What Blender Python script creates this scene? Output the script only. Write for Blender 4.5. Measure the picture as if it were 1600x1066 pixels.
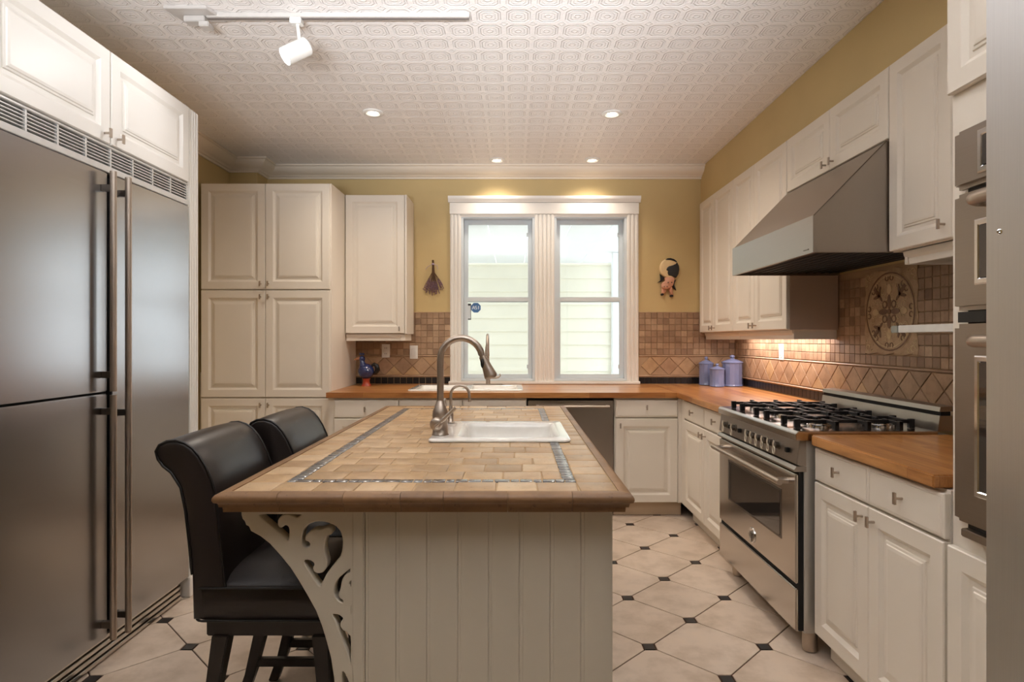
import bpy, bmesh, math, random
from mathutils import Vector, Matrix
random.seed(7)
PI = math.pi
C = bpy.context.scene.collection
for o in list(bpy.data.objects): bpy.data.objects.remove(o)
scn = bpy.context.scene

# ------------------------------------------------------------------ camera, world, exposure
cam = bpy.data.cameras.new('camera'); co = bpy.data.objects.new('camera', cam); C.objects.link(co)
co.location = (0, 0, 1.3); co.rotation_euler = (PI/2, 0, 0)
cam.sensor_width = 36; cam.lens = 949/1600*36
cam.shift_x = -3/1600; cam.shift_y = -2.5/1600; cam.clip_start = .05
scn.camera = co
scn.view_settings.view_transform = 'Standard'; scn.view_settings.look = 'None'
scn.view_settings.exposure = 0.62; scn.view_settings.gamma = 1
scn.view_settings.use_curve_mapping = False
w = bpy.data.worlds.new('sky'); scn.world = w; w.use_nodes = True
bg = w.node_tree.nodes['Background']; bg.inputs[0].default_value = (.93, .97, 1, 1); bg.inputs[1].default_value = 2.2

def light(name, kind, loc, energy, col, aim=None, **kw):
    l = bpy.data.lights.new(name, kind); l.energy = energy; l.color = col
    for k, v in kw.items(): setattr(l, k, v)
    o = bpy.data.objects.new(name, l); C.objects.link(o); o.location = loc
    if aim: o.rotation_euler = (Vector(aim)-Vector(loc)).to_track_quat('-Z', 'Y').to_euler()
    return o
WARM = (1, .88, .75); SOFT = (1, .87, .74)
CEIL = 2.788
DOWN = [(-.923, 3.98), (.645, 4.0), (-.139, 5.03), (.649, 5.03)]
for i, (x, y) in enumerate(DOWN):
    light('downlight_and_fill', 'SPOT', (x, y, CEIL-.03), 34 if i < 2 else 15, WARM, (x, y, 0), spot_size=2.6 if i < 2 else 2.2, spot_blend=.9, shadow_soft_size=.05)
# weak fill spots added out of view, no fixtures there
for x, y in [(-1.1, 1.0), (.7, 1.0), (-1.1, -1.2), (.7, -1.2)]:
    light('downlight_and_fill', 'SPOT', (x, y, CEIL-.03), 2, SOFT, (x, y, 0), spot_size=2.7, spot_blend=.9, shadow_soft_size=.06)
# track spot turned to the cabinets over the fridge
light('track_bulb', 'SPOT', (-1.08, 2.70, 2.53), 5, (.97, .97, 1), (-1.9, 2.25, 1.95), spot_size=2.2, spot_blend=.8, shadow_soft_size=.04)
# unseen area light added behind the camera to brighten the ceiling
light('ceiling_fill_light', 'AREA', (.1, -.8, 1.3), 58, (.92, .95, 1), (.1, .2, 2.08), shape='RECTANGLE', size=2.6, size_y=.5, spread=1.15)

# ------------------------------------------------------------------ materials
def lin(c):
    return tuple(((v/255)/12.92 if v/255 <= .04045 else ((v/255+.055)/1.055)**2.4) for v in c)+(1,)
class M_:
    def __init__(s, name):
        s.m = bpy.data.materials.new(name); s.m.use_nodes = True
        s.t = s.m.node_tree; s.p = s.t.nodes['Principled BSDF']
    def n(s, typ, **kw):
        x = s.t.nodes.new(typ)
        for k, v in kw.items(): setattr(x, k, v)
        return x
    def l(s, a, b): s.t.links.new(a, b)
    def setp(s, **kw):
        for k, v in kw.items(): s.p.inputs[k.replace('_', ' ')].default_value = v
    def math(s, op, a, b=None, c=None):
        x = s.n('ShaderNodeMath', operation=op)
        for i, v in enumerate((a, b, c)):
            if v is None: continue
            if isinstance(v, (int, float)): x.inputs[i].default_value = v
            else: s.l(v, x.inputs[i])
        return x.outputs[0]
    def coord(s, scale=(1, 1, 1), world=False, rot=(0, 0, 0)):
        mp = s.n('ShaderNodeMapping'); mp.inputs['Scale'].default_value = scale; mp.inputs['Rotation'].default_value = rot
        if world: s.l(s.n('ShaderNodeNewGeometry').outputs['Position'], mp.inputs[0])
        else: s.l(s.n('ShaderNodeTexCoord').outputs['Object'], mp.inputs[0])
        return mp.outputs[0]
    def noise(s, vec, scale, detail=3, rough=.5):
        x = s.n('ShaderNodeTexNoise'); x.inputs['Scale'].default_value = scale
        x.inputs['Detail'].default_value = detail; x.inputs['Roughness'].default_value = rough
        s.l(vec, x.inputs['Vector']); return x.outputs[0]
    def ramp(s, fac, stops):
        r = s.n('ShaderNodeValToRGB'); e = r.color_ramp.elements
        while len(e) < len(stops): e.new(.5)
        for q, (p, c) in zip(e, stops): q.position = p; q.color = c
        s.l(fac, r.inputs[0]); return r.outputs[0]
    def bump(s, h, strength=.3, dist=.01):
        b = s.n('ShaderNodeBump'); b.inputs['Strength'].default_value = strength; b.inputs['Distance'].default_value = dist
        s.l(h, b.inputs['Height']); s.l(b.outputs[0], s.p.inputs['Normal']); return b
    def rnd(s):
        a = s.n('ShaderNodeObjectInfo').outputs['Random']; b = s.n('ShaderNodeNewGeometry').outputs['Random Per Island']
        return s.math('FRACT', s.math('ADD', a, b))
    def mix(s, fac, a, b, typ='MIX'):
        x = s.n('ShaderNodeMix', data_type='RGBA', blend_type=typ)
        for i, v in ((0, fac), (6, a), (7, b)):
            if isinstance(v, (int, float, tuple)): x.inputs[i].default_value = v
            else: s.l(v, x.inputs[i])
        return x.outputs[2]

def paint(name, rgb, rough=.45, var=.04, bump=.05, bscale=60):
    m = M_(name); c = lin(rgb); v = m.coord(world=True)
    f = m.noise(v, 3, 4)
    m.l(m.ramp(f, [(.3, tuple(x*(1-var) for x in c[:3])+(1,)), (.7, tuple(min(1, x*(1+var)) for x in c[:3])+(1,))]), m.p.inputs['Base Color'])
    m.setp(Roughness=rough); m.bump(m.noise(v, bscale, 2), bump, .002); return m.m
def simple(name, rgb, rough=.5, metal=0, **kw):
    m = M_(name); v = m.coord(world=True); c = lin(rgb)
    m.l(m.ramp(m.noise(v, 25, 2), [(.3, tuple(x*.93 for x in c[:3])+(1,)), (.7, c)]), m.p.inputs['Base Color'])
    m.setp(Roughness=rough, Metallic=metal, **kw); return m.m
def steel(name, rgb, rough, axis, bump=.006, aniso=.5):
    m = M_(name); sc = {'x': (1, 90, 90), 'y': (90, 1, 90), 'z': (90, 90, 1)}[axis]
    v = m.coord(tuple(s*1.0 for s in sc), world=True); f = m.noise(v, 6, 3); c = lin(rgb)
    m.l(m.ramp(f, [(.3, tuple(x*.95 for x in c[:3])+(1,)), (.7, c)]), m.p.inputs['Base Color'])
    r = m.n('ShaderNodeMapRange'); r.inputs[3].default_value = rough*.9; r.inputs[4].default_value = rough*1.1
    m.l(f, r.inputs[0]); m.l(r.outputs[0], m.p.inputs['Roughness']); m.setp(Metallic=1.0); m.bump(f, bump, .001)
    return m.m
def emit(name, rgb, s):
    m = M_(name); m.setp(Base_Color=lin(rgb), Emission_Color=lin(rgb), Emission_Strength=s); return m.m
def stone(name, stops, rough=.55, pits=True, sc=1.0, bstr=.35, coat=0.0):
    m = M_(name); v = m.coord(world=True); r = m.rnd(); base = m.ramp(r, stops)
    vein = m.ramp(m.noise(v, 14*sc, 5, .6), [(.3, (.72, .68, .62, 1)), (.55, (1, 1, 1, 1)), (.8, (1.08, 1.05, 1.0, 1))])
    col = m.mix(.8, base, vein, 'MULTIPLY')
    n2 = m.noise(v, 90*sc, 4, .7)
    if pits:
        pm = m.ramp(m.noise(v, 55*sc, 3, .7), [(.30, (.35, .27, .2, 1)), (.37, (1, 1, 1, 1))]); col = m.mix(.6, col, pm, 'MULTIPLY')
    m.l(col, m.p.inputs['Base Color']); m.setp(Roughness=rough, Coat_Weight=coat, Coat_Roughness=.2)
    m.bump(n2, bstr, .0015); return m.m

CREAM = paint('cream cabinet paint', (232, 223, 209), .38, .02, .03)
WHITE = paint('white trim paint', (238, 234, 226), .4, .015, .03)
CROWN = paint('cream crown paint', (228, 217, 200), .45, .015, .03)
SASH = paint('vinyl sash white', (214, 222, 226), .35, .01, .01)
YELLOW = paint('mustard wall paint', (202, 178, 126), .6, .03, .12, 120)
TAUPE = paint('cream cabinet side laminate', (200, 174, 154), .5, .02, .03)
ISLE = paint('island paint', (200, 191, 174), .5, .03, .05)
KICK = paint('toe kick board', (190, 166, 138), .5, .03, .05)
STEEL_H = steel('brushed steel horizontal grain', (204, 198, 192), .20, 'y')
STEEL_F = steel('brushed steel refrigerator', (172, 172, 174), .23, 'y')
STEEL_O = steel('satin steel hood and ovens', (166, 158, 150), .33, 'y')
STEEL_X = steel('brushed steel grain across', (160, 152, 144), .24, 'x')
STEEL_V = steel('brushed steel vertical grain', (220, 220, 219), .38, 'z')
STEEL_D = steel('dark brushed steel', (120, 112, 104), .35, 'y')
NICKEL = simple('brushed nickel', (186, 173, 160), .4, 1.0)
KNOBG = simple('pale satin metal', (226, 216, 198), .35, .6)
CHROME = simple('chrome', (225, 225, 225), .12, 1.0)
BLACK = simple('black plastic', (18, 17, 17), .45)
VOID = simple('dark gap', (12, 11, 11), .8)
IRON = simple('cast iron', (22, 22, 24), .5, .2)
GRILL = simple('vent slat aluminium', (214, 212, 208), .35, .3)
PORC = simple('white enamel', (240, 237, 230), .12, 0, Coat_Weight=.5)
PLATE = simple('white plastic', (236, 234, 228), .3)
GLASSD = simple('dark oven glass', (52, 48, 46), .06, 0, Coat_Weight=1.0)
def leather():
    m = M_('dark brown leather'); v = m.coord(world=True); vo = m.n('ShaderNodeTexVoronoi'); vo.inputs['Scale'].default_value = 260; m.l(v, vo.inputs['Vector'])
    m.l(m.ramp(m.noise(v, 5, 4), [(.3, lin((24, 18, 17))), (.7, lin((36, 28, 26)))]), m.p.inputs['Base Color'])
    m.setp(Roughness=.38); m.bump(vo.outputs['Distance'], .12, .001); return m.m
LEATHER = leather()
PIPING = simple('black piping', (20, 17, 16), .4)
DARKWOOD = simple('espresso wood', (30, 22, 19), .35)
def butcher(name, axis):
    m = M_(name); v = m.coord(world=True, rot=(0, 0, 0 if axis == 'x' else PI/2))
    b = m.n('ShaderNodeTexBrick'); m.l(v, b.inputs['Vector']); b.offset = .37; b.squash = 1
    b.inputs['Scale'].default_value = 1; b.inputs['Brick Width'].default_value = .55; b.inputs['Row Height'].default_value = .042
    b.inputs['Mortar Size'].default_value = .0006; b.inputs['Bias'].default_value = 0
    b.inputs['Color1'].default_value = lin((202, 146, 86)); b.inputs['Color2'].default_value = lin((166, 108, 58)); b.inputs['Mortar'].default_value = lin((140, 84, 42))
    g = m.coord((1.5, 40, 12) if axis == 'x' else (40, 1.5, 12), world=True)
    gr = m.ramp(m.noise(g, 3, 5, .6), [(.3, (.62, .54, .46, 1)), (.62, (1.05, 1.03, 1, 1))])
    m.l(m.mix(.9, b.outputs['Color'], gr, 'MULTIPLY'), m.p.inputs['Base Color']); m.setp(Roughness=.33, Coat_Weight=.25, Coat_Roughness=.2)
    m.bump(m.noise(g, 3, 3), .05, .001); return m.m
WOODX = butcher('butcher block along wall', 'x'); WOODY = butcher('butcher block toward camera', 'y')
TRAV = stone('travertine island tile', [(0, lin((160, 128, 90))), (.3, lin((188, 155, 114))), (.55, lin((174, 139, 99))), (.8, lin((200, 170, 132))), (1, lin((166, 132, 94)))], .42, True, 1, .3, .15)
TEDGE = stone('travertine edge moulding', [(0, lin((116, 84, 54))), (.5, lin((142, 106, 70))), (1, lin((126, 92, 60)))], .5, True, 1, .4, .05)
GROUT = paint('sand grout', (176, 148, 112), .85, .08, .4, 200)
GROUTW = paint('wall grout', (178, 150, 118), .85, .06, .4, 200)
MOS = stone('slate glass mosaic', [(0, lin((62, 62, 66))), (.35, lin((98, 100, 104))), (.65, lin((74, 70, 72))), (1, lin((116, 122, 126)))], .22, False, 1, .2, .7)
WTILE = stone('tumbled wall tile', [(0, lin((140, 112, 88))), (.3, lin((170, 140, 112))), (.6, lin((154, 124, 98))), (.85, lin((188, 158, 128))), (1, lin((132, 104, 82)))], .6, True, 1.2, .3)
DTILE = stone('tumbled diamond tile', [(0, lin((160, 130, 102))), (.45, lin((182, 150, 118))), (.8, lin((170, 136, 106))), (1, lin((200, 168, 124)))], .6, True, 1.2, .3)
LINER = stone('travertine pencil liner', [(0, lin((186, 156, 128))), (1, lin((176, 146, 118)))], .5, False, 1, .2)
BTILE = simple('black glazed tile', (16, 16, 20), .35)
FTILE = stone('beige ceramic floor tile', [(0, lin((214, 194, 174))), (.5, lin((222, 204, 186))), (1, lin((206, 186, 166)))], .32, False, .5, .08)
FBLACK = simple('black floor inset', (34, 32, 34), .3)
FGROUT = paint('brown floor grout', (74, 50, 36), .9, .06, .3, 200)
def ceiling_mat():
    m = M_('embossed ceiling paper')
    sp = m.n('ShaderNodeSeparateXYZ'); m.l(m.n('ShaderNodeNewGeometry').outputs['Position'], sp.inputs[0])
    def cell(src, c, p): return m.math('ABSOLUTE', m.math('SUBTRACT', m.math('FRACT', m.math('ADD', m.math('DIVIDE', m.math('SUBTRACT', src, c), p), .5)), .5))
    u = cell(sp.outputs[0], .430, .1365); v = cell(sp.outputs[1], 2.795, .1345)
    d = m.math('MAXIMUM', m.math('MAXIMUM', u, v), m.math('MULTIPLY', m.math('ADD', u, v), .62))
    def pulse(x, c, wd): return m.math('SUBTRACT', 1.0, m.math('MINIMUM', m.math('DIVIDE', m.math('ABSOLUTE', m.math('SUBTRACT', x, c)), wd), 1.0))
    inner = m.math('SUBTRACT', 1.0, m.math('SMOOTH_MIN', m.math('MULTIPLY', m.math('MAXIMUM', m.math('SUBTRACT', d, .385), 0.0), 40.0), 1.0, .1))
    h = m.math('ADD', m.math('MULTIPLY', inner, -.55), m.math('MULTIPLY', pulse(d, .32, .022), .5))
    h = m.math('ADD', h, m.math('MULTIPLY', pulse(d, .22, .02), .3))
    rr = m.math('SQRT', m.math('ADD', m.math('MULTIPLY', u, u), m.math('MULTIPLY', v, v)))
    h = m.math('ADD', h, m.math('MULTIPLY', pulse(rr, .10, .035), .4))
    u2 = m.math('SUBTRACT', .5, u); v2 = m.math('SUBTRACT', .5, v)
    r2 = m.math('ADD', u2, v2)
    h = m.math('ADD', h, m.math('MULTIPLY', pulse(r2, .13, .03), .5))
    h = m.math('ADD', h, m.math('MULTIPLY', m.noise(m.coord(world=True), 90, 3), .35))
    c = lin((243, 238, 234)); c2 = tuple(x*.86 for x in c[:3])+(1,)
    m.l(m.mix(m.math('MAXIMUM', m.math('MULTIPLY', pulse(d, .40, .03), .9), m.math('MULTIPLY', inner, .25)), c, c2), m.p.inputs['Base Color'])  # relief shade put into the colour: octagon outlines and insides darker
    m.setp(Roughness=.36); m.bump(h, 1.0, .005); return m.m
CEILM = ceiling_mat()
def glass():
    m = M_('window glass'); t = m.t; t.nodes.remove(m.p); tr = m.n('ShaderNodeBsdfTransparent'); tr.inputs[0].default_value = (.96, .98, .98, 1)
    g = m.n('ShaderNodeBsdfGlossy'); g.inputs['Roughness'].default_value = .01; f = m.n('ShaderNodeFresnel'); f.inputs[0].default_value = 1.45
    mx = m.n('ShaderNodeMixShader'); m.l(f.outputs[0], mx.inputs[0]); m.l(tr.outputs[0], mx.inputs[1]); m.l(g.outputs[0], mx.inputs[2])
    m.l(mx.outputs[0], t.nodes['Material Output'].inputs[0]); return m.m
GLASS = glass()
LAMP = emit('lamp diffuser', (255, 244, 228), 7)
LED = emit('cool led face', (250, 250, 255), 14)

# ------------------------------------------------------------------ mesh builder
class B:
    def __init__(s): s.v = []; s.f = []; s.mi = []; s.cur = 0
    def add(s, vs, fs):
        k = len(s.v); s.v += [Vector(p) for p in vs]; s.f += [tuple(i+k for i in f) for f in fs]; s.mi += [s.cur]*len(fs); return s
    def box(s, x0, x1, y0, y1, z0, z1):
        return s.add([(x, y, z) for z in (z0, z1) for y in (y0, y1) for x in (x0, x1)],
                     [(0, 2, 3, 1), (4, 5, 7, 6), (0, 1, 5, 4), (2, 6, 7, 3), (0, 4, 6, 2), (1, 3, 7, 5)])
    def loft(s, rings, cap0=True, cap1=True, closed=True):
        n = len(rings[0]); vs = [p for r in rings for p in r]; fs = []
        for i in range(len(rings)-1):
            for j in range(n if closed else n-1):
                a = i*n+j; b = i*n+(j+1) % n; fs.append((a, b, b+n, a+n))
        if cap0: fs.append(tuple(range(n))[::-1])
        if cap1: fs.append(tuple((len(rings)-1)*n+j for j in range(n)))
        return s.add(vs, fs)
    def tube(s, path, r, seg=10, cap=True):
        path = [Vector(p) for p in path]; rings = []; rs = r if isinstance(r, (list, tuple)) else [r]*len(path)
        t0 = (path[1]-path[0]).normalized(); up = Vector((0, 0, 1)) if abs(t0.z) < .9 else Vector((0, 1, 0)); nrm = t0.cross(up).normalized()
        for i, p in enumerate(path):
            t = (path[min(i+1, len(path)-1)]-path[max(i-1, 0)]).normalized()
            nrm = (nrm-t*nrm.dot(t)).normalized(); bn = t.cross(nrm)
            rings.append([p+(nrm*math.cos(2*PI*k/seg)+bn*math.sin(2*PI*k/seg))*rs[i] for k in range(seg)])
        return s.loft(rings, cap, cap)
    def lathe(s, prof, c, axis=(0, 0, 1), seg=24, cap=True, flute=0, nfl=12):
        a = Vector(axis).normalized(); u = a.orthogonal().normalized(); w_ = a.cross(u); c = Vector(c)
        rings = []
        for r, h in prof:
            ring = []
            for k in range(seg):
                rr = r*(1-flute*(k % 2 == 0)) if flute else r
                ring.append(c+a*h+(u*math.cos(2*PI*k/seg)+w_*math.sin(2*PI*k/seg))*max(rr, 1e-5))
            rings.append(ring)
        return s.loft(rings, cap, cap)
    def cyl(s, p0, p1, r, seg=16):
        p0 = Vector(p0); p1 = Vector(p1); return s.lathe([(r, 0), (r, (p1-p0).length)], p0, p1-p0, seg)
    def ball(s, c, rx, ry=None, rz=None, seg=16, rings=10, rot=None):
        ry = ry or rx; rz = rz or rx; vs = []; R = rot or Matrix.Identity(3); c = Vector(c)
        rr = []
        for i in range(rings+1):
            th = PI*i/rings; q = max(math.sin(th), 1e-3)
            rr.append([c+R @ Vector((rx*q*math.cos(2*PI*k/seg), ry*q*math.sin(2*PI*k/seg), rz*math.cos(th))) for k in range(seg)])
        return s.loft(rr)
    def prism(s, poly, d0, d1, fr):           # poly of (a,b); fr(a,b,d)->xyz
        n = len(poly); vs = [fr(a, b, d0) for a, b in poly]+[fr(a, b, d1) for a, b in poly]
        fs = [tuple(range(n))[::-1], tuple(range(n, 2*n))]+[(i, (i+1) % n, n+(i+1) % n, n+i) for i in range(n)]
        return s.add(vs, fs)
    def inset(s, o, u, v, n, w_, h, prof):    # nested rectangles: (inset, height)
        o, u, v, n = map(Vector, (o, u, v, n)); rings = []
        for i, z in prof:
            rings.append([o+u*i+v*i+n*z, o+u*(w_-i)+v*i+n*z, o+u*(w_-i)+v*(h-i)+n*z, o+u*i+v*(h-i)+n*z])
        return s.loft(rings)
    def build(s, name, mats, parent=None, smooth=None, bevel=0, seg=2):
        return mk(name, s, mats, parent, smooth, bevel, seg)
W = {}
def mesh_of(b, name, mats, smooth=None, bevel=0, seg=2, center=None):
    c = center
    if c is None:
        xs = [p.x for p in b.v]; ys = [p.y for p in b.v]; zs = [p.z for p in b.v]
        c = Vector(((min(xs)+max(xs))/2, (min(ys)+max(ys))/2, (min(zs)+max(zs))/2))
    me = bpy.data.meshes.new(name); me.from_pydata([p-c for p in b.v], [], b.f)
    if not isinstance(mats, (list, tuple)): mats = [mats]
    for m in mats: me.materials.append(m)
    if len(mats) > 1:
        for p, i in zip(me.polygons, b.mi): p.material_index = i
    bm = bmesh.new(); bm.from_mesh(me); bmesh.ops.recalc_face_normals(bm, faces=bm.faces)
    if bevel:
        es = [e for e in bm.edges if len(e.link_faces) == 2 and e.calc_face_angle(0) > .5]
        bmesh.ops.bevel(bm, geom=es, offset=bevel, segments=seg, affect='EDGES', clamp_overlap=True)
    bm.to_mesh(me); bm.free()
    if smooth:
        for p in me.polygons: p.use_smooth = True
        me.set_sharp_from_angle(angle=math.radians(smooth))
    return me, c
def put(name, me, c, parent=None):
    o = bpy.data.objects.new(name, me); C.objects.link(o); W[o] = Vector(c)
    if parent: o.parent = parent; o.location = Vector(c)-W[parent]
    else: o.location = c
    return o
def mk(name, b, mats, parent=None, smooth=None, bevel=0, seg=2):
    me, c = mesh_of(b, name, mats, smooth, bevel, seg); return put(name, me, c, parent)
def thing(name, label, cat, loc, group=None):
    o = bpy.data.objects.new(name, None); C.objects.link(o); o.location = loc; W[o] = Vector(loc)
    o.empty_display_size = .05; o['label'] = label; o['category'] = cat
    if group: o['group'] = group
    return o
def tag(o, label, cat, group=None):
    o['label'] = label; o['category'] = cat
    if group: o['group'] = group
    return o
def struct(o, label=None, cat=None):
    o['kind'] = 'structure'
    if label: o['label'] = label
    if cat: o['category'] = cat
    return o
def P(px, py, Y): return Vector(((px-803)*Y/949, Y, 1.3-(py-530.5)*Y/949))

DOORP = [(0, 0), (0, .016), (.003, .020), (.055, .020), (.057, .0185), (.070, .0085), (.084, .0085), (.0865, .0130), (.0935, .0138), (.096, .0172), (.106, .0190)]
DRAWP = [(0, 0), (0, .015), (.004, .0185), (.010, .0185), (.0115, .0205)]
def face_frame(kind, at, a0, a1, z0, z1):
    """kind: direction the face looks; at: plane coordinate; a0..a1 along the wall"""
    if kind == '-y': return (a0, at, z0), (1, 0, 0), (0, 0, 1), (0, -1, 0)
    if kind == '-x': return (at, a0, z0), (0, 1, 0), (0, 0, 1), (-1, 0, 0)
    if kind == '+x': return (at, a0, z0), (0, 1, 0), (0, 0, 1), (1, 0, 0)
def knob(parent, p, n, vert=True, name='knob'):
    n = Vector(n); p = Vector(p); side = Vector((0, 0, 1)).cross(n); b = B()
    b.cyl(p, p+n*.022, .0045, 10)
    q = p+n*.022; hs = side*.0055; hv = Vector((0, 0, .0185)); hn = n*.007
    vs = [q+sa*hs+sb*hv+(hn if sc else Vector()) for sc in (0, 1) for sb in (-1, 1) for sa in (-1, 1)]
    b.add(vs, [(0, 2, 3, 1), (4, 5, 7, 6), (0, 1, 5, 4), (2, 6, 7, 3), (0, 4, 6, 2), (1, 3, 7, 5)])
    return b.build(name, NICKEL, parent, 40)
def front(parent, name, kind, at, a0, a1, z0, z1, prof=DOORP, kn=None, mat=None, gap=.0018):
    a0 += gap; a1 -= gap; z0 += gap; z1 -= gap
    o, u, v, n = face_frame(kind, at, a0, a1, z0, z1)
    d = B().inset(o, u, v, n, a1-a0, z1-z0, prof).build(name, mat or CREAM, parent)
    if kn:
        for ka, kz in (kn if isinstance(kn, list) else [kn]):
            p = Vector(o)+Vector(n)*.020
            if kind == '-y': p.x = ka
            else: p.y = ka
            p.z = kz; knob(d, p, n)
    return d

# ------------------------------------------------------------------ room shell
YB, XR, XL, SOF = 5.27, 1.92, -2.374, 1.622
s = B(); s.box(-2.6, 2.2, -3.6, YB+.2, -.12, -.004)
floor = struct(s.build('floor', FGROUT))
# octagon tiles and black insets
LX, LY, PT, q = 1.0595, 2.569, .4865, .0225
g = .0030
def octa(h):
    pts = []
    H = PT/2
    for a in range(4):
        ca, sa = math.cos(a*PI/2), math.sin(a*PI/2)
        for t in (-q-g, q+g):
            x, y = H-q-g*1.0-.0003, t
            pts.append((x*ca-y*sa, x*sa+y*ca))
    return pts
pl = octa(0)
# keep sides on the diagonals, pulled in by the joint
pl = [(x*.984, y) if abs(x) > abs(y) else (x, y*.984) for x, y in pl]
b = B(); b.loft([[(x, y, -.004) for x, y in pl], [(x, y, -.001) for x, y in pl], [(x*.992, y*.992, 0) for x, y in pl]])
tile_me, _ = mesh_of(b, 'floor_tile', FTILE, center=Vector((0, 0, 0)))
b = B(); r = q-.001
b.box(-r, r, -r, r, -.004, -.0006)
ins_me, _ = mesh_of(b, 'black_inset', FBLACK, center=Vector((0, 0, 0)))
for i in range(-3, 16):
    for j in range(-4, 16):
        x = LX-i*PT/2
        if i % 2 == 0: y_dot = LY+(j-4)*PT
        else: y_dot = LY+(j-4)*PT+PT/2
        if -2.34 < x < 1.62 and .3 < y_dot < 5.2:
            put('black_inset', ins_me, (x, y_dot, 0), floor)
        yt = y_dot+PT/2
        if -2.2 < x < 1.62 and .3 < yt < 5.1:
            put('tile', tile_me, (x, yt, 0), floor)
# dots sit on every lattice point, tiles on the points between them
s = B(); s.box(-2.6, 2.2, -3.6, YB+.2, CEIL, CEIL+.1); struct(s.build('ceiling', CEILM))
WX0, WX1, WZ0, WZ1 = -.475, 1.0, .945, 2.375
s = B(); T = YB+.16
s.box(XL-.1, WX0, YB, T, 0, CEIL); s.box(WX1, XR+.1, YB, T, 0, CEIL); s.box(WX0, WX1, YB, T, 0, WZ0); s.box(WX0, WX1, YB, T, WZ1, CEIL)
wall_back = struct(s.build('wall_back', YELLOW))
s = B(); s.box(-2.374, -2.14, 5.06, YB-.001, 2.472, CEIL); struct(s.build('wall_chase', YELLOW))
s = B(); s.box(XR, XR+.1, -3.6, YB, 0, CEIL); wall_right = struct(s.build('wall_right', YELLOW))
s = B(); s.box(SOF, XR-.001, 1.30, YB-.001, 2.478, CEIL-.001); struct(s.build('wall_soffit', YELLOW))
s = B(); s.box(XL-.1, XL, -3.6, YB, 0, CEIL); struct(s.build('wall_left', YELLOW))
s = B(); s.box(XL-.1, XR+.1, -3.6, -3.5, 0, CEIL)
struct(s.build('wall_front', YELLOW))
# crown moulding
prof = [(0, 0), (.126, 0), (.126, -.012), (.112, -.016), (.106, -.03), (.085, -.052), (.055, -.068), (.04, -.074), (.034, -.082), (.02, -.086), (.016, -.098), (0, -.098)]
def crown(path, name):
    b = B(); rings = []
    for i, (x, y) in enumerate(path):
        p = Vector((x, y)); d0 = (p-Vector(path[i-1])).normalized() if i else None
        d1 = (Vector(path[i+1])-p).normalized() if i < len(path)-1 else None
        d0 = d0 or d1; d1 = d1 or d0
        n0 = Vector((d0.y, -d0.x)); n1 = Vector((d1.y, -d1.x)); m = (n0+n1); m = m/max(m.dot(n0), .2)
        rings.append([(x+m.x*pp, y+m.y*pp, CEIL-.0005+dd) for pp, dd in prof])
    b.loft(rings); return struct(b.build(name, CROWN, None, 35))
crown([(XL, -3.4), (XL, 5.06), (-2.14, 5.06), (-2.14, YB), (SOF, YB)], 'trim_1')

# ------------------------------------------------------------------ wall tiles
TP = .0525
def plate_mesh(w_, h, t, mat, kind, name, bev=.0015):
    b = B()
    if kind == 'y': b.inset((-w_/2, 0, -h/2), (1, 0, 0), (0, 0, 1), (0, -1, 0), w_, h, [(0, 0), (0, t-bev), (bev, t)])
    else: b.inset((0, -w_/2, -h/2), (0, 1, 0), (0, 0, 1), (-1, 0, 0), w_, h, [(0, 0), (0, t-bev), (bev, t)])
    return mesh_of(b, name, mat, center=Vector((0, 0, 0)))[0]
sm_y = plate_mesh(TP-.003, TP-.003, .009, WTILE, 'y', 'small_tile'); sm_x = plate_mesh(TP-.003, TP-.003, .009, WTILE, 'x', 'small_tile')
BKW = .053
bk_y = plate_mesh(BKW-.003, .052, .007, BTILE, 'y', 'black_tile'); bk_x = plate_mesh(BKW-.003, .052, .007, BTILE, 'x', 'black_tile')
ZS0 = 1.166
DP = .16; DZ0, DZ1 = .990, 1.150
def diam(kind):
    out = []
    g_ = .0028; a = DP/2-g_; h = (DZ1-DZ0)/2-g_*.9
    for shp in ([(-a, 0), (0, -h), (a, 0), (0, h)], [(-a+g_, h), (0, g_*1.2), (a-g_, h)], [(-a+g_, -h), (a-g_, -h), (0, -g_*1.2)]):
        b = B(); f = (lambda u, v, d: (u, -d, v)) if kind == 'y' else (lambda u, v, d: (-d, u, v))
        cx = sum(p[0] for p in shp)/len(shp); cy = sum(p[1] for p in shp)/len(shp)
        top = [(cx+(x-cx)*.97, cy+(y-cy)*.97) for x, y in shp]
        b.loft([[f(x, y, 0) for x, y in shp], [f(x, y, .007) for x, y in shp], [f(x, y, .009) for x, y in top]])
        out.append(mesh_of(b, 'diamond_tile', DTILE, center=Vector((0, 0, 0)))[0])
    return out
dy = diam('y'); dx = diam('x')
def grout_bed(kind, a0, a1, z0, z1, parent):
    b = B()
    if kind == 'y': b.box(a0, a1, YB-.004, YB+.001, z0, z1)
    else: b.box(XR-.004, XR+.001, a0, a1, z0, z1)
    return b.build('grout_bed', GROUTW, parent)
def liner(kind, a0, a1, z, r, parent):
    pr = [(0, -r), (.006, -r), (.011, -r*.5), (.013, 0), (.011, r*.5), (.006, r), (0, r)]
    b = B()
    if kind == 'y': b.loft([[(a, YB-.002-p, z+h) for p, h in pr] for a in (a0, a1)])
    else: b.loft([[(XR-.002-p, a, z+h) for p, h in pr] for a in (a0, a1)])
    return b.build('pencil_liner', LINER, parent, 40)
XLW0, XLW1, XRW0 = -1.368, -.548, 1.083          # tiled stretches of the back wall
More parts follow.
